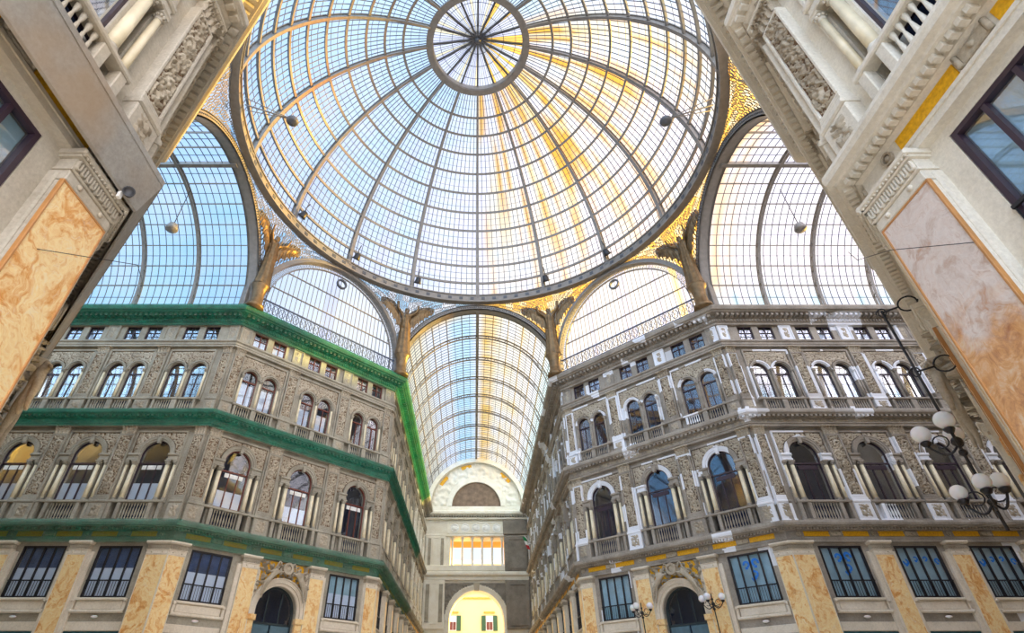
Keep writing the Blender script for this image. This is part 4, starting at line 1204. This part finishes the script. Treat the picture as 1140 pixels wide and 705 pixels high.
# lantern
lz = ZC + R * math.sin(ELT); lr = R * math.cos(ELT)
lan = band(4.15, lr + .12, lz - .2, lz + .1, 96).merge(band(4.1, 4.25, lz - .1, lz + .55, 96)).build('lantern_ring', 'iron', dome)
lb = MB(); lg = MB(); lp = MB()
for i in range(16):
    a = i * PI / 8; lb.bar((4.2 * math.sin(a), 4.2 * math.cos(a), lz + .5), (.2 * math.sin(a), .2 * math.cos(a), lz + 1.35), .16, .2)
    for q in range(1, 6):
        aa = a + q * PI / 48; lg.bar((4.2 * math.sin(aa), 4.2 * math.cos(aa), lz + .6), (.5 * math.sin(aa), .5 * math.cos(aa), lz + 1.38), .03, .04)
    for q in range(6):
        aa, ab_ = a + q * PI / 48, a + (q + 1) * PI / 48; x = math.sin(aa); y = math.cos(aa)
        t = rnd.random(); mt = 'g_amber' if (x > -.05 and y > -.9 and t < .42) else ('g_straw' if t < .12 else ('g_lav' if t < .5 else 'g_clear'))  # amber and straw lantern panes paint warm light, mostly on the right
        for r0, r1 in ((4.2, 2.6), (2.6, .3)):
            z0, z1 = lz + .62 + (4.2 - r0) * .21, lz + .62 + (4.2 - r1) * .21
            lp.add([(r0 * math.sin(aa), r0 * math.cos(aa), z0), (r0 * math.sin(ab_), r0 * math.cos(ab_), z0), (r1 * math.sin(ab_), r1 * math.cos(ab_), z1), (r1 * math.sin(aa), r1 * math.cos(aa), z1)], [(0, 1, 2, 3)], mt)
for r_ in (3.5, 2.4, 1.3): lg.merge(band(r_ - .02, r_ + .02, lz + .6 + (4.2 - r_) * .21, lz + .64 + (4.2 - r_) * .21, 64))
lb.sphere((0, 0, lz + 1.25), .32, 8)
lb.build('lantern_rib', 'irondk', lan); lg.build('glazing_bars', 'bar', lan); lp.build('glass_panes', 'g_clear', lan)
tag(dome, 'huge ribbed glass and iron dome with round lantern overhead', 'dome', None, 'thing')

# ---------------------------------------------------------------- far end wall
def endwall():
    b = MB()
    out = [(-7.5, 0), (7.5, 0), (7.5, 26)] + arcpts(0, 26.1, 7.5, 32)[1:-1] + [(-7.5, 26)]
    hole1 = archhole(0, 3.62, .05, 11.55, 24); hole2 = recthole(-3.95, 3.7, 18.3, 22.05)
    b.ext(out, -2.5, 0, [hole1, hole2])
    w = b.build('wall_far_end', 'C'); w['kind'] = 'structure'
    Mx = Matrix.Translation((0, YF, 0)) @ Rz(PI)      # local +y towards the viewer, x mirrored
    w.matrix_world = Mx
    def put(name, mb, mat, label, cat, group=None):
        o = mb.build(name, mat); o.matrix_world = Mx; return tag(o, label, cat, group, 'thing')
    # note: local x = -world x
    o = put('entrance_arch', MB().ring(0, 11.55, 3.62, 4.0, -.1, .18, n=36, leg=11.4).ring(0, 11.55, 4.0, 4.25, 0, .28, n=36), 'C', 'great round entrance arch at the end of the nave', 'arch')
    MB().ext([(-.3, 15.1), (.3, 15.1), (.4, 16.0), (-.4, 16.0)], 0, .45).build('keystone', 'carved', o)
    keep = lambda x, z: math.hypot(x, z - 11.55) > 4.3
    MB().relief(-4.4, 4.4, 11.6, 16.1, .08, .15, floral(.4, 8.), .12, keep=keep).build('carved_spandrel', 'D', o)
    put('dark_pier', MB().bbox(-7.2, -3.9, 0, .5, 10.6, 16.4, .1).bbox(-7.2, -3.9, 0, .5, 17.5, 22.1, .1).frame(-6.9, -4.3, 17.8, 21.9, .3, .5, .62).frame(-6.9, -4.3, 11, 16.1, .3, .5, .62).bbox(-7.3, -3.8, 0, .45, 22.3, 24.4, .1), 'D', 'dark unrestored stone pier right of the entrance arch', 'pier')
    lp_ = MB().bbox(4.3, 7.2, 0, .3, 10.6, 16.4, .06)
    for x in (4.8, 6.6): lp_.box(x - .25, x + .25, .3, .4, 11.4, 15.9, 'L')
    lp_.frame(5.25, 6.15, 11.2, 16.0, .1, .3, .4)
    for x in (4.8, 6.6): lp_.box(x - .2, x + .2, .3, .4, 18.2, 21.8, 'L')
    lp_.bbox(4.3, 7.2, 0, .3, 17.5, 22.1, .06).frame(5.25, 6.15, 18.2, 21.9, .1, .3, .4)
    put('pale_pier', lp_, 'C', 'pale panelled stone pier left of the entrance arch', 'pier')
    o = put('loggia_balustrade', MB().bbox(-3.9, 7.3, 0, .5, 17.5, 18.25, .08), 'C', 'stone parapet below the row of loggia columns', 'parapet')
    o = put('end_entablature', MB().bbox(-7.4, 7.4, 0, .35, 16.4, 16.9, .05).bbox(-7.4, 7.4, 0, .7, 16.9, 17.45, .15), 'C', 'stone band between entrance arch and loggia', 'cornice')
    for i in range(6):
        x = -3.6 + 1.4 * i
        put('loggia_column', MB().lathe([(.24, 18.25), (.24, 18.4), (.16, 18.5), (.14, 21.6), (.2, 21.7), (.26, 21.95), (.26, 22.1)], x, -.2, 10), 'C', 'pale slender loggia column, %s from the dark pier' % ('nearest to, first', 'second', 'third', 'fourth', 'fifth', 'sixth')[i], 'column', 'loggia columns at the far end')
    o = put('medallion_frieze', MB().bbox(-3.9, 7.4, 0, .3, 22.1, 22.4, .06).bbox(-3.9, 4.2, 0, .15, 22.4, 24.0, .05).frame(-3.9, 4.2, 22.5, 24.1, .15, .15, .25), 'C', 'white frieze of raised medallions over the loggia', 'frieze')
    for i in range(5): MB().ring(-2.9 + 1.5 * i, 23.25, .45, .6, .15, .3, 0, 2 * PI, 20).sphere((-2.9 + 1.5 * i, .2, 23.25), .42, 8, sc=(1.1, .35, .9)).build('medallion', 'white', o)
    o = put('end_cornice', MB().bbox(-7.4, 7.4, 0, .5, 24.4, 24.7, .05).bbox(-7.4, 7.4, 0, .85, 25.0, 25.6, .15).bbox(-7.4, 7.4, 0, .3, 25.6, 26.3, .05), 'C', 'cream dentilled cornice under the far lunette', 'cornice')
    d = MB()
    for i in range(40): x = -7.2 + 14.4 * i / 39; d.box(x - .11, x + .11, 0, .75, 24.72, 24.98)
    d.build('dentil_moulding', 'L', o)['kind'] = 'stuff'
    o = put('mural_lunette', MB().ring(0, 26.3, 3.6, 4.15, 0, .4, n=36).ring(0, 26.3, 4.15, 4.4, 0, .25, n=36), 'C', 'half-round brown mural panel on the far end wall', 'mural')
    MB().ext(arcpts(0, 26.3, 3.62, 32), 0, .08).build('painting', 'mural', o)
    o = put('stucco_garland', MB().relief(-7.2, 7.2, 26.4, 33.6, .1, .22, floral(.7, 4.), .18, keep=lambda x, z: 4.5 < math.hypot(x, z - 26.2) < 6.6), 'C', 'raised stucco figures round the far mural', 'stucco')
    for q in ((.55, .8), (2.2, 2.5), (1.2, 1.45)): MB().ring(0, 26.2, 6.0, 6.5, .12, .2, q[0], q[1], 8).build('gilding', 'gold', o)
    put('end_arch_rim', MB().ring(0, 26.15, 6.75, 7.4, 0, .7, n=44), 'C', 'cream plaster rim where the glass vault meets the end wall', 'arch')
    # porch behind the arch, soffit of loggia
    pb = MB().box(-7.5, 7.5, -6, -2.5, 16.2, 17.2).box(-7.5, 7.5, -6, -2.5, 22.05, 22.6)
    o = put('ceiling', pb, 'vent', 'orange-lit ceiling slabs behind the loggia', 'ceiling'); o['kind'] = 'structure'  # orange light on the slabs is put into their colour
endwall()
yb = empty('yellow_house')
MB().box(-22, 22, 80, 92, 0, 23.6).build('house_wall', 'plaster', yb)
for i, x in enumerate((-10.1, -3.95, 2.3, 8.5)):
    for z in (8.3, 14.3):
        o = MB().box(x - .62, x + .62, 79.86, 80.0, z - 1.1, z + 1.1).build('window', 'white', yb)
        MB().box(x - .95, x + .95, 79.7, 80, z + 1.5, z + 1.75).build('window_hood', 'red' if 0 else 'vent', o)
        MB().box(x - .5, x - .04, 79.8, 79.9, z - 1.0, z + .2).box(x + .04, x + .5, 79.8, 79.9, z - 1.0, z + .2).build('pane', 'frame_red', o)
        for s in (-1, 1): MB().bbox(x + s * 1.0 - .36, x + s * 1.0 + .36, 79.75, 79.85, z - 1.15, z + 1.15, .02).build('shutter', 'shutter', o)
MB().box(-22.3, 22.3, 79.4, 92.3, 23.6, 24.2).build('eaves', 'white', yb)
MB().box(-22.3, 22.3, 79.8, 80, 18.0, 18.25).build('string_course', 'vent', yb)
tag(yb, 'yellow house with green shutters seen through the far arch', 'building', None, 'thing')

# ---------------------------------------------------------------- lamps, lights, wires, flag
def lamp_kit(tall=True):
    K = Kit('globe_lamp_bracket')
    y0 = 1.0     # distance of the pole from the wall
    pl = MB().tube([(0, y0, 4.5), (0, y0, 9.9 if tall else 7.3)], .032, 8)
    U, LO = (6.3, 5.05) if tall else (6.7, 5.2)
    for z, r in ((U + .05, .11), (U - .2, .08), (U + .3, .07), (LO, .08)): pl.sphere((0, y0, z), r, 6)
    K.part('pole', pl, 'black')
    if not tall: K.part('wall_stay', MB().tube([(0, y0, U), (0, .3, U)], .03, 6), 'black')
    for z in (9.85, 8.1) if tall else ():
        b = MB().tube([(0, y0, z), (0, y0 - .35, z)], .025, 6)
        b.tube([(0, y0 - .55 + .2 * math.cos(t), z + .2 * math.sin(t)) for t in [q * PI / 8 for q in range(16)]], .022, 5, closed=True)
        b.tube([(0, y0 - .75, z), (0, .2, z + .0)], .025, 6).tube([(0, y0 + .02 + .12 * math.cos(t) * (1 - t / 14), z + .12 * math.sin(t)) for t in [q * .5 for q in range(18)]], .018, 5)
        K.part('wall_stay', b, 'black')
    def arm(a, L, z, dz, r):
        c, s = math.cos(a), math.sin(a)
        b = MB().tube([(c * L * t, y0 + s * L * t, z - .22 * math.sin(t * PI) + dz * t) for t in [q / 8 for q in range(9)]], .025, 6)
        b.tube([(c * (L * .5 + .14 * math.cos(t)), y0 + s * (L * .5 + .14 * math.cos(t)), z + .12 + .14 * math.sin(t)) for t in [q * .55 for q in range(11)]], .016, 5)
        x, y = c * L, y0 + s * L
        b.lathe([(.02, z + dz - .02), (.07, z + dz), (.11, z + dz + .07), (.09, z + dz + .1)], x, y, 10)
        g = MB().sphere((x, y, z + dz + .09 + r), r, 14)
        return b, g
    for (a, L, z, dz, r) in ((PI * .0, .52, U, .1, .19), (PI * .5, .52, U, .1, .19), (PI, .52, U, .1, .19), (PI * .5, .42, LO, .05, .155), (PI * 1.02, .5, LO, .05, .155), (PI * 1.45, .3, LO, .12, .155)) if tall else ((PI * .0, .6, U, .1, .19), (PI * .5, .6, U, .1, .19), (PI, .6, U, .1, .19)):
        b, g = arm(a, L, z, dz, r); K.part('lamp_arm', b, 'black', [('globe', g, 'globe', ())])
    return K
LK = lamp_kit()
LK.place(F['KDR'].mw(4.65), 'black iron lamp with white globes beside the near right portal', 'lamp', 'globe lamps by the portals')
LK = lamp_kit(False)
LK.place(F['DR'].mw(4.697), 'globe lamp left of the portal on the right angled wall', 'lamp', 'globe lamps by the portals')
LK.place(F['DR'].mw(9.293), 'globe lamp right of the portal on the right angled wall', 'lamp', 'globe lamps by the portals')

def flood_kit():
    K = Kit('floodlight')
    K.part('lamp_housing', MB().lathe([(.05, -.3), (.16, -.26), (.2, 0), (.26, .12), (.24, .14), (.2, .1)], 0, 0, 14), 'black')
    K.part('mounting_arm', MB().tube([(0, 0, -.2), (0, .3, -.45), (0, .3, -.8)], .03, 6), 'black')
    return K
FK = flood_kit()
p = Matrix.Translation((-6.62, -16.92, 10.05)) @ Matrix.Rotation(math.radians(150), 4, 'X')
FK.place(Matrix.Translation((-6.8, -17.67, 9.42)) @ Rz(.6) @ Matrix.Rotation(math.radians(110), 4, 'X') @ Matrix.Scale(.42, 4), 'black floodlight fixed under the near left board', 'floodlight', 'floodlights')
jb = MB().bbox(-6.96, -6.9, -17.72, -17.64, 9.26, 9.4, .01).build('junction_box', 'white'); tag(jb, 'white junction box beside the near left floodlight', 'box', None, 'thing')
for deg, nm in ((-22.5, 'left of the centre rib'), (22.5, 'right of the centre rib'), (45, 'at the second rib right of centre'), (-45, 'at the second rib left of centre'), (-67.5, 'at the third rib left of centre')):
    a = math.radians(deg + 1.5); FK.place(Matrix.Translation((16.2 * math.sin(a), 16.2 * math.cos(a), 35.4)) @ Rz(-a + PI) @ Matrix.Rotation(PI * .75, 4, 'X') @ Matrix.Scale(1.5, 4), 'small floodlight on the dome ring ' + nm, 'floodlight', 'floodlights')
def boom_kit():
    K = Kit('boom_light')
    K.part('boom', MB().tube([(0, 0, 0), (0, 3.2, -.6)], .05, 6).tube([(.5, 0, .1), (0, 3.2, -.6)], .03, 6).tube([(-.5, 0, .1), (0, 3.2, -.6)], .03, 6), 'iron')
    K.part('lamp_head', MB().sphere((0, 3.3, -.75), .38, 8, sc=(1, 1, .8)).lathe([(.3, -1.0), (.42, -.85), (.42, -.75)], 0, 3.3, 14), 'irondk')
    return K
BK = boom_kit()
for deg, nm in ((-103, 'left'), (103, 'right')):
    a = math.radians(deg); BK.place(Matrix.Translation((16.5 * math.sin(a), 16.5 * math.cos(a), 35.2)) @ Rz(-a + PI), 'round lamp on a long boom at the %s side of the dome' % nm, 'lamp', 'boom lamps inside the dome')
def hang(x, label):
    K = kit('hang', lambda: Kit('hanging_lamp').part('shade', MB().lathe([(.05, .5), (.3, .4), (.42, .0), (.36, -.12), (.0, -.2)], 0, 0, 16), 'iron').part('suspension_rod', MB().tube([(0, 0, .4), (0, 0, 4.2)], .03, 6), 'black'))
    K.place(Matrix.Translation((x, 2, 29.0)), label, 'lamp', 'lamps hanging in the side vaults')
hang(-21.6, 'round lamp hanging in the left glass vault'); hang(22.6, 'round lamp hanging in the right glass vault')
cb = MB().tube([(-7.45 + 14.9 * t, -18.0 + .4 * t, 8.0 + .1 * t - 2.0 * 4 * t * (1 - t) * .0) for t in [i / 24 for i in range(25)]], .008, 5)
cb = MB().tube([(-7.2, -18.2, 7.45), (-6.6, -16.9, 8.3), (-7.0, -16.2, 8.6)], .007, 5).build('cable', 'black'); tag(cb, 'thin cable strung across the near left marble pilaster', 'cable', None, 'thing')
cb = MB().tube([(7.2, -18.5, 7.3), (6.9, -17.5, 8.1), (7.1, -16.6, 8.7), (7.4, -16.2, 9.3)], .007, 5).build('cable', 'black'); tag(cb, 'thin cable strung across the near right rose marble pilaster', 'cable', None, 'thing')
fl = empty('flag')
MB().tube([(7.3, 50, 19.6), (6.3, 50, 20.9)], .04, 6).build('flagpole', 'white', fl)
for i, mt in enumerate(('green', 'white', 'red')):
    b = MB(); zz = 20.7 - i * .5; b.ext([(6.1 + i * .18, zz), (6.5 + i * .18, zz - .1), (6.68 + i * .18, zz - .62), (6.28 + i * .18, zz - .5)], -.02, .02); b.v = [(p[0], p[1] + 50, p[2]) for p in b.v]; b.build('flag_stripe', mt, fl)
tag(fl, 'green white and red flag on the far right nave wall', 'flag', None, 'thing')

# ---------------------------------------------------------------- shell: floor, ends
fo = MB().box(-60, 60, -50, 100, -.2, 0).build('floor', 'floor'); fo['kind'] = 'structure'
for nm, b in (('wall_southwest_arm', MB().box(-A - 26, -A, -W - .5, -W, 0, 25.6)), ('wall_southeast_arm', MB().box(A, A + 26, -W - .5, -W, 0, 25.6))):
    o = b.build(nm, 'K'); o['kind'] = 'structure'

for nm, x in (('wall_left_arm_end', -A - 25.6), ('wall_right_arm_end', A + 25.4)):
    b = MB().box(x, x + .4, -W - .4, W + .4, 0, 26); b.build(nm, 'L')['kind'] = 'structure'
# ---------------------------------------------------------------- light
sc = bpy.context.scene
wd = bpy.data.worlds.new('sky'); sc.world = wd; wd.use_nodes = True; nt = wd.node_tree; nt.nodes.clear()
tc = N(nt, 'ShaderNodeTexCoord'); sx_ = N(nt, 'ShaderNodeSeparateXYZ'); nt.links.new(tc.outputs['Generated'], sx_.inputs[0])
mr = N(nt, 'ShaderNodeMapRange'); mr.inputs[1].default_value = -1; mr.inputs[2].default_value = 1; nt.links.new(sx_.outputs[0], mr.inputs[0])
colr = ramp(nt, mr.outputs[0], [(0., srgb(150, 200, 250)), (.3, srgb(190, 216, 248)), (.5, srgb(222, 232, 250)), (.75, srgb(250, 246, 252)), (1., srgb(255, 250, 250))])
nn = N(nt, 'ShaderNodeTexNoise'); nn.inputs['Scale'].default_value = 2.2; nn.inputs['Detail'].default_value = 5; nt.links.new(tc.outputs['Generated'], nn.inputs['Vector'])
cl = ramp(nt, nn.outputs['Fac'], [(.42, (0, 0, 0)), (.62, (.5, .5, .5))])
colr = mix(nt, cl, colr, (.95, .95, 1.))
st = ramp(nt, mr.outputs[0], [(0., (.8, .8, .8)), (.5, (.88, .88, .88)), (1., (1, 1, 1))])
colr = mix(nt, 1., colr, st, 'MULTIPLY')
m2 = N(nt, 'ShaderNodeMapRange'); m2.inputs[1].default_value = .02; m2.inputs[2].default_value = -.6; m2.inputs[3].default_value = 1.; m2.inputs[4].default_value = 3.2; nt.links.new(sx_.outputs[1], m2.inputs[0])  # southern sky behind the camera brightened, added fill for the visible facades
vm = N(nt, 'ShaderNodeVectorMath', operation='SCALE'); nt.links.new(colr, vm.inputs[0]); nt.links.new(m2.outputs[0], vm.inputs['Scale']); colr = vm.outputs[0]
bg = N(nt, 'ShaderNodeBackground'); nt.links.new(colr, bg.inputs[0]); bg.inputs[1].default_value = 1.0
wo = N(nt, 'ShaderNodeOutputWorld'); nt.links.new(bg.outputs[0], wo.inputs[0])
s = bpy.data.lights.new('sun', 'SUN'); s.energy = 13; s.angle = math.radians(4); s.color = (1, .64, .12)
so = bpy.data.objects.new('sun', s); COL.objects.link(so)
dv = Vector((-1, -.38, -.13)); so.rotation_euler = dv.to_track_quat('-Z', 'Y').to_euler()

# ---------------------------------------------------------------- camera
cd = bpy.data.cameras.new('camera'); cam = bpy.data.objects.new('camera', cd); COL.objects.link(cam)
cd.sensor_width = 36; cd.lens = 593.03 / 1140 * 36; cd.clip_end = 500; cd.clip_start = .05
cd.shift_x = (570 - 527.58) / 1140; cd.shift_y = 0
cam.location = (-.362, -24.229, 1.6); cam.rotation_euler = (math.radians(90) + .644, 0, 0)
sc.camera = cam
sc.view_settings.view_transform = 'Standard'; sc.view_settings.look = 'None'; sc.view_settings.gamma = 1
sc.view_settings.use_curve_mapping = False; sc.view_settings.exposure = .56
sc.cycles.max_bounces = 8; sc.cycles.diffuse_bounces = 4; sc.cycles.glossy_bounces = 3; sc.cycles.transparent_max_bounces = 16
sc.cycles.use_denoising = True; sc.cycles.sample_clamp_indirect = 6
